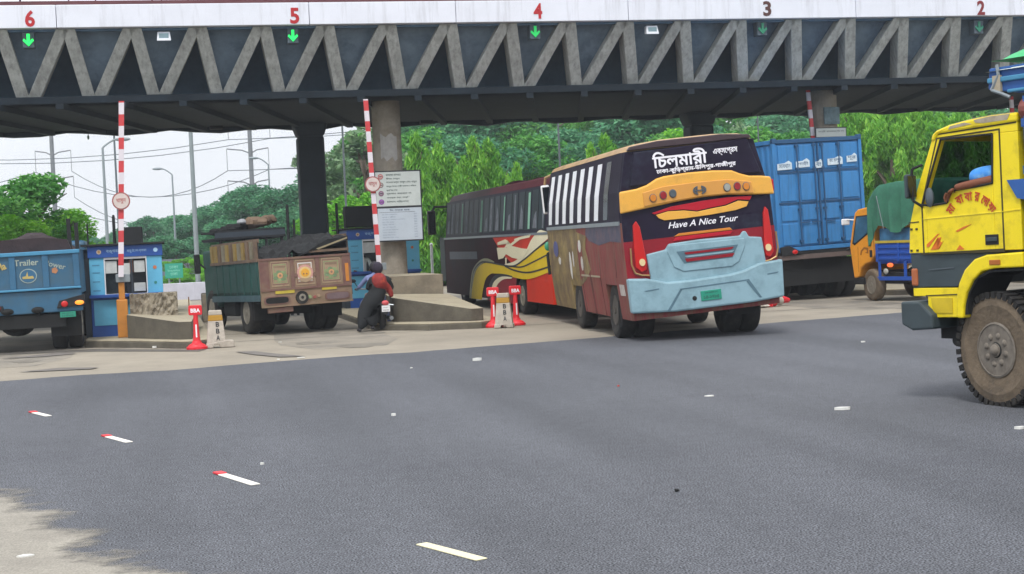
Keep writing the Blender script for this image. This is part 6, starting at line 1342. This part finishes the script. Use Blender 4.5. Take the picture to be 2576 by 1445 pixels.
skin_body('shirt', (JS, [('pel', 'bel'), ('bel', 'ch'), ('ch', 'nk'), ('ch', 'ls'), ('ls', 'le'), ('le', 'lx'), ('lx', 'ly'), ('ch', 'rs'), ('rs', 're')]), m_shirt, None, 0, parent=dv)
b = MB(); b.ball((.52, .0, 2.245), (.085, .10, .12), m_skin, 20, 14); b.ball((.52, .1, 2.24), (.015, .02, .022), m_skin, 8, 6); b.obj('head', dv, smooth=True)
b = MB(); b.ball((.52, -.02, 2.27), (.092, .105, .11), m_hair, 16, 10); b.obj('hair', dv, smooth=True)
hand(dv, (-.035, .32, 1.92), (-.05, .75, -.55), (-.2, -.3, -1), m_skin, .085)
hand(dv, (.66, .43, 2.0), (-.1, .5, .6), (0, .6, -.5), m_skin, .075)
# passenger leaning near the windscreen
J = {'a': ((.95, .35, 1.75), .05), 'b': ((.85, .42, 1.98), .042), 'c': ((.80, .40, 2.12), .03)}

# rider and pillion on the motorcycle
m_robe = M('black robe', '#0d1115', .85, var=.25, scale=6); m_scarf = M('red headscarf', '#7e1f1c', .8, var=.3, scale=8, dirt='#c4512e', damt=.3, dscale=9); m_sleeve = M('pale blue sleeve', '#6d78a2', .8, var=.15)
oM = Vector((4.05, 29.45, 0)); hM = -4
mc = E('motorcycle', oM, hM, 'motorcycle with white rear plate stopped beside the concrete wedge', 'motorcycle')
def mwheel(y, r, w_):
    b = MB(); b.lathe([(r*.78, -w_*.4), (r*.93, -w_*.5), (r, -w_*.2), (r, w_*.2), (r*.93, w_*.5), (r*.78, w_*.4)], m_tyre, ax='x', n=28); o = b.obj('wheel', mc); o.location = (0, y, r)
    b = MB(); b.cyl((-.06, 0, 0), (.06, 0, 0), .04, m_chrome)
    for i in range(6): a = 6.283*i/6; b.cyl((0, 0, 0), (0, r*.8*math.cos(a), r*.8*math.sin(a)), .012, m_chrome, n=6)
    b.obj('rim', o)
mwheel(.25, .28, .10); mwheel(1.3, .28, .085)
b = MB(); b.prism([(-.02, .50), (.15, .56), (.9, .60), (.9, .50), (.3, .47)], 'x', -.10, .10, m_black); b.obj('seat', mc, .03)
MB().prism([(.75, .56), (.85, .72), (1.15, .70), (1.2, .55), (.9, .45)], 'x', -.13, .13, M('dark red tank', '#5c1a22', .3)).obj('fuel_tank', mc, .04)
b = MB(); b.box(-.12, .12, .5, 1.0, .2, .46, m_under); b.tube([(0, 1.3, .28), (0, 1.12, .75)], .03, m_chrome); b.tube([(0, .25, .28), (.0, .7, .35)], .03, m_under); b.obj('engine_frame', mc, .01)
b = MB(); b.tube([(-.32, 1.0, .80), (-.15, 1.1, .78), (.15, 1.1, .78), (.32, 1.0, .80)], .014, m_chrome); b.obj('handlebar', mc)
for s in (-1, 1):
    b = MB(); b.tube([(s*.26, 1.03, .80), (s*.33, 1.05, .92)], .008, m_black, 5); b.ball((s*.36, 1.05, .95), (.06, .02, .035), m_black); b.obj('mirror', mc)
b = MB(); b.ball((.03, -.07, .53), (.07, .05, .05), M('pinkish tail lamp', '#b5484e', .3, emit=.15)); b.obj('tail_lamp', mc)
o = MB().box(-.05, .11, -.115, -.10, .36, .48, m_white).obj('number_plate', mc, .004); MB().text('ঢাকা মেট্রো', .025, (.03, -.118, .445), (1, 0, 0), (0, 0, 1), m_ink, w=.11).text('১৫-৬৩', .03, (.03, -.118, .395), (1, 0, 0), (0, 0, 1), m_ink, w=.11).obj('plate_lettering', o)
b = MB(); b.prism([(-.10, .30), (-.08, .52), (.2, .56), (.3, .5), (.05, .40)], 'x', -.05, .07, m_black); b.obj('rear_mudguard', mc, .01)
MB().cyl((.13, -.12, .24), (.12, .7, .22), .04, m_chrome).obj('exhaust_pipe', mc)
b = MB(); b.tube([(.08, .05, .5), (.2, -.02, .48), (.22, .3, .46)], .012, m_chrome, 6); b.obj('grab_rail', mc)
# rider (front), pillion (rear, side saddle to the left)
J = {'pel': ((0, .55, .66), (.14, .12)), 'bel': ((0, .56, .80), (.13, .10)), 'ch': ((0, .60, .95), (.155, .10)), 'nk': ((0, .62, 1.08), .05), 'hd': ((0, .63, 1.14), .05), 'ls': ((-.17, .60, 1.01), .055), 'le': ((-.29, .75, .84), .042), 'lw': ((-.29, .97, .80), .03), 'rs': ((.17, .60, 1.01), .055), 're': ((.28, .75, .84), .042), 'rw': ((.29, .97, .80), .03),
     'lh': ((-.11, .60, .62), .085), 'lk': ((-.22, .95, .50), .06), 'la': ((-.24, .80, .12), .042), 'lt': ((-.25, .92, .06), .035), 'rh': ((.11, .60, .62), .085), 'rk': ((.22, .95, .50), .06), 'ra': ((.28, .78, .12), .042), 'rt': ((.29, .9, .06), .035)}
Ed = [('pel', 'bel'), ('bel', 'ch'), ('ch', 'nk'), ('nk', 'hd'), ('ch', 'ls'), ('ls', 'le'), ('le', 'lw'), ('ch', 'rs'), ('rs', 're'), ('re', 'rw'), ('pel', 'lh'), ('lh', 'lk'), ('lk', 'la'), ('la', 'lt'), ('pel', 'rh'), ('rh', 'rk'), ('rk', 'ra'), ('ra', 'rt')]
rd = skin_body('person', (J, Ed), m_sleeve, oM, hM); tag(rd, 'rider in pale blue sleeves holding the motorcycle handlebar in front of the robed passenger', 'person')
b = MB(); b.ball((0, .64, 1.21), (.10, .115, .12), m_hair, 18, 12); b.obj('helmet', rd, smooth=True)
for s in (-1, 1): hand(rd, (s*.29, .98, .80), (0, 1, -.1), (0, .2, -1), m_skin, .075, th=s)
J = {'pel': ((-.02, .20, .66), (.17, .15)), 'bel': ((-.02, .21, .80), (.15, .12)), 'ch': ((-.01, .22, .95), (.155, .11)), 'nk': ((-.01, .22, 1.07), .055), 'hd': ((-.02, .23, 1.13), .05), 'ls': ((-.17, .22, .98), .06), 'le': ((-.22, .34, .82), .05), 'lw': ((-.12, .48, .78), .03), 'rs': ((.16, .22, .98), .06), 're': ((.25, .26, .80), .05), 'rw': ((.20, .48, .76), .03),
     'lh': ((-.15, .22, .60), .13), 'lk': ((-.30, .22, .46), .16), 'la': ((-.36, .12, .20), .15), 'lt': ((-.47, .02, .05), .035), 'rk': ((-.20, .12, .42), .16), 'ra': ((-.20, .05, .2), .15), 'rt': ((-.24, -.06, .09), .04)}
Ed = [('pel', 'bel'), ('bel', 'ch'), ('ch', 'nk'), ('nk', 'hd'), ('ch', 'ls'), ('ls', 'le'), ('le', 'lw'), ('ch', 'rs'), ('rs', 're'), ('re', 'rw'), ('pel', 'lh'), ('lh', 'lk'), ('lk', 'la'), ('la', 'lt'), ('lh', 'rk'), ('rk', 'ra'), ('ra', 'rt')]
pn = skin_body('person', (J, Ed), m_robe, oM, hM); tag(pn, 'pillion passenger in long black robe and red scarf sitting sideways on the motorcycle', 'person')
b = MB(); b.ball((-.02, .24, 1.20), (.10, .11, .12), M('dark violet scarf', '#241c2c', .85, var=.2), 18, 12); b.obj('head_scarf', pn, smooth=True)
JS = {'a': ((-.01, .22, 1.10), (.10, .10)), 'b': ((-.03, .16, .98), (.18, .15)), 'c': ((-.02, .13, .86), (.16, .14)), 'd': ((.17, .18, .80), .07), 'e': ((.21, .14, .62), .045)}
skin_body('shoulder_scarf', (JS, [('a', 'b'), ('b', 'c'), ('c', 'd'), ('d', 'e')]), m_scarf, None, 0, parent=pn)
hand(pn, (.20, .49, .76), (0, 1, 0), (0, .2, -1), m_skin, .07); hand(pn, (-.12, .49, .78), (0, 1, 0), (0, .2, -1), m_skin, .07)
MB().ball((-.49, -.03, .035), (.045, .09, .03), m_hair).obj('shoe', pn, smooth=True); MB().ball((-.24, -.1, .07), (.04, .08, .03), m_hair).obj('shoe', pn, smooth=True)
# attendant in white inside the second booth
p = pY(905, 655, 38.0); oA = Vector((p.x, 37.9, .12))
J = {'pel': ((0, 0, .75), (.15, .11)), 'bel': ((0, 0, .92), (.14, .10)), 'ch': ((0, 0, 1.12), (.17, .11)), 'nk': ((0, -.01, 1.27), .05), 'hd': ((0, -.02, 1.33), .05), 'ls': ((-.2, 0, 1.18), .055), 'le': ((-.25, -.1, .97), .045), 'lw': ((-.18, -.28, .92), .03), 'rs': ((.2, 0, 1.18), .055), 're': ((.26, -.1, .97), .045), 'rw': ((.2, -.28, .92), .03),
     'lh': ((-.09, 0, .70), .09), 'lk': ((-.1, -.02, .38), .07), 'la': ((-.1, 0, .06), .05), 'rh': ((.09, 0, .70), .09), 'rk': ((.1, -.02, .38), .07), 'ra': ((.1, 0, .06), .05)}
Ed = [('pel', 'bel'), ('bel', 'ch'), ('ch', 'nk'), ('nk', 'hd'), ('ch', 'ls'), ('ls', 'le'), ('le', 'lw'), ('ch', 'rs'), ('rs', 're'), ('re', 'rw'), ('pel', 'lh'), ('lh', 'lk'), ('lk', 'la'), ('pel', 'rh'), ('rh', 'rk'), ('rk', 'ra')]
at_ = skin_body('person', (J, Ed), M('white shirt cloth', '#d5dcd8', .8, var=.06), oA, 0); tag(at_, 'attendant in a white shirt standing in the second blue booth behind the painted truck', 'person')
head((0, -.02, 1.42), .095, at_, (0, -1, 0)); MB().ball((0, .0, 1.46), (.09, .1, .09), m_hair, 14, 9).obj('hair', at_, smooth=True)
for s in (-1, 1): hand(at_, (s*.19, -.29, .92), (0, -1, 0), (0, 0, -1), m_skin, .075, th=s)

# ================================================================== STREET CLUTTER
m_rs = M('red delineator plastic', '#d3222e', .45, var=.08)
def redstand(u, v, label, rot=0):
    g = gnd(u, v); t = E('delineator_stand', (g.x, g.y, 0), rot, label, 'delineator', 'red BBA stands on the islands')
    MB().lathe([(.18, 0), (.18, .035), (.155, .05), (.14, .07), (.085, .10), (.07, .14)], m_rs, n=24).obj('base', t)
    MB().lathe([(.065, .12), (.05, .3), (.038, .58)], m_rs, n=16).obj('stem', t)
    b = MB(); b.prism([(-.1, .58), (.1, .58), (.115, .6), (.115, .73), (.1, .75), (-.1, .75), (-.115, .73), (-.115, .6)], 'y', -.035, .035, m_rs); o = b.obj('head_box', t, .01)
    MB().text('BBA', .07, (0, -.037, .66), (1, 0, 0), (0, 0, 1), m_wtext, w=.16, bold=.03).obj('lettering', o)
    b = MB(); b.box(-.012, .012, -.062, -.05, .2, .42, m_wtext); b.obj('reflector_strip', t); return t
t = redstand(496, 878, 'red BBA stand at the nose of the left island, beside a pale BBA block'); MB().cyl((-.1, .0, .74), (-.1, 0, .9), .01, M('rusty rod', '#6b4a2a', .8), n=6).obj('rod', t)
redstand(1243, 823, 'left of the two red BBA stands behind the pale block by the maroon bus', 4)
redstand(1299, 818, 'right of the two red BBA stands behind the pale block by the maroon bus', -6)
m_pb = M('chipped white block paint', '#b5ada2', .85, var=.14, scale=6, dirt='#857c70', damt=.45, dscale=4, bump=.2); m_pby = M('mustard block band', '#a97f27', .7, var=.12, scale=8)
def pblock(u, v, label, rot, foot=True, s=1):
    g = gnd(u, v); t = E('concrete_bollard', (g.x, g.y, 0), rot, label, 'bollard', 'pale concrete BBA blocks')
    def ring(z, k): return [(-.17*k, -.13*k, z), (.17*k, -.13*k, z), (.17*k, .13*k, z), (-.17*k, .13*k, z)]
    f = lambda z: 1-.36*z/.64
    for a, c, mm, nm in ((.05, .46, m_pb, 'body'), (.46, .56, m_pby, 'yellow_band'), (.56, .64, m_pb, 'top')):
        b = MB(); b.add(ring(a, f(a))+ring(c, f(c)), [(3, 2, 1, 0), (4, 5, 6, 7), (0, 1, 5, 4), (1, 2, 6, 5), (2, 3, 7, 6), (3, 0, 4, 7)], mm); b.obj(nm, t, .012)
    b = MB(); b.prism([(-.18, 0), (-.06, 0), (-.04, .05), (.04, .05), (.06, 0), (.30 if foot else .18, 0), (.29 if foot else .175, .11 if foot else .06), (.17, .12 if foot else .07), (-.17, .07)], 'y', -.15, .15, m_pb); b.obj('foot', t, .01)
    b = MB()
    for ch, z in zip('BBA', (.40, .285, .17)):
        fz = f(z); b.text(ch, .085, (.03, -.13*fz-.004, z), (1, 0, 0), (0, .12, 1), m_ink, w=.06, bold=.02)
    b.obj('lettering', t); return t
pblock(545, 874, 'pale BBA block with mustard band at the nose of the left island', 0)
pblock(1269, 824, 'pale BBA block with mustard band between the two red stands', 18, False)
# fallen striped cone
g = gnd(1930, 772); t = E('fallen_cone', (g.x, g.y, .0), 68, 'fallen red and white cone lying on the apron right of the near coach', 'traffic cone')
b = MB(); 
for i, (a, c, r0, r1, m_) in enumerate(((0, .2, .13, .115, m_rs), (.2, .4, .115, .09, m_pb), (.4, .62, .09, .05, m_rs))): b.cyl((0, a, .13), (0, c, .10), r0, m_, r1=r1, n=16)
b.obj('cone_body', t); MB().box(-.18, .18, -.04, 0, -.0, .3, m_rs).obj('cone_base', t, .01)
g = gnd(1903, 775); o = MB().ball((g.x, g.y, .04), (.28, .12, .05), m_pb, 12, 7, .15).obj('crumpled_sack', smooth=True); tag(o, 'flattened pale sack lying beside the fallen cone', 'sack')
# lane studs: white painted sticks with a red far end
m_ws2 = M('stud white', '#e0dcd2', .6, var=.06, scale=12); m_wy = M('stud cream', '#d9d2ae', .6, var=.06, scale=12)
for (a, c, w_, red, lab) in (((82, 1038), (122, 1048), 8, .5, 'farthest small white and red lane marker strip'), ((266, 1098), (325, 1114), 9, .5, 'second farthest white and red lane marker strip'), ((550, 1192), (643, 1221), 12, .45, 'white lane marker strip with the brightest red end'), ((1060, 1370), (1212, 1410), 20, 0, 'nearest cream lane marker strip with no red end')):
    A = gnd(*a); Cc = gnd(c[0], c[1]); d = (Cc-A); L = d.length; t = E('lane_marker', (A.x, A.y, 0), math.degrees(math.atan2(d.x, d.y)), lab, 'lane marker', 'marker strips in a row on the asphalt')
    W_ = .072; h_ = .008
    MB().box(-W_/2, W_/2, 0 if not red else .08, L, .001, h_, m_ws2 if red else m_wy).obj('white_strip', t, .004)
    if red: MB().box(-W_/2, W_/2, -.03, .08, .001, h_+.008, m_rs).obj('red_end', t, .004)
# scattered litter
rg = random.Random(21)
m_lit = M('pale litter', '#d5d5d0', .7, var=.1)
for i, (u, v, s) in enumerate([(1787, 998, 1), (2120, 1032, 1.2), (990, 1047, .55), (62, 1402, .75), (2566, 1080, .8), (388, 876, .9), (758, 901, 1.0), (700, 906, .5), (1200, 908, 1.1), (704, 862, .5), (1555, 973, .35), (660, 1170, .3), (1035, 927, .5), (2170, 862, .6)]):
    g = gnd(u, v); vs = []; n_ = 7; r = .042*s
    for k in range(n_): a = 6.283*k/n_; vs.append((r*rg.uniform(.6, 1.7)*math.cos(a), r*rg.uniform(.5, 1)*math.sin(a)))
    b = MB(); b.prism(vs, 'z', .002, .012+.012*s*(i % 3), m_lit if i not in (10,) else M('red litter', '#b54a44', .7)); o = b.obj('litter_scrap'); o.location = (g.x, g.y, 0)
    labs = ['white scrap on the asphalt right of centre', 'white scrap on the asphalt left of the big lorry wheel', 'tiny white speck left of centre on the asphalt', 'white pebble on the sand patch', 'white scrap at the right picture edge', 'white lump on the left island kerb front', 'flat white scrap where the apron meets the asphalt', 'tiny scrap near the tar crack on the apron', 'thin white scrap on the asphalt before the wedge island', 'tiny white scrap on the apron below the painted truck', 'small reddish scrap on the asphalt', 'tiny pale fleck between the marker strips', 'faint pale fleck just past the asphalt edge', 'pale fleck on the asphalt below the fallen cone']
    tag(o, labs[i], 'litter', 'litter scraps on the road')
for i, (u, v) in enumerate([(1703, 1238)]):
    g = gnd(u, v); o = MB().ball((g.x, g.y, .012), (.018, .014, .010), m_under, 8, 5, .25).obj('dark_stone'); tag(o, ['lone dark stone on the asphalt right of centre', 'dark stone left of the nearest marker strip', 'second dark stone left of the nearest marker strip', 'dark stone closest to the nearest marker strip', 'dark stone near the sand patch'][i], 'stone')
# ================================================================== HAZE
hz = MB().box(-420, 420, -60, 520, -1.3, 60, M('haze', '#cfd8e4'))
ho = hz.obj('haze'); ho['kind'] = 'stuff'
_t = MATS['haze'].node_tree; _t.nodes.clear(); _o = _t.nodes.new('ShaderNodeOutputMaterial'); _v = _t.nodes.new('ShaderNodeVolumePrincipled')
_v.inputs['Color'].default_value = (.86, .92, 1.0, 1); _v.inputs['Density'].default_value = .0009; _v.inputs['Anisotropy'].default_value = .2
_t.links.new(_v.outputs[0], _o.inputs['Volume'])
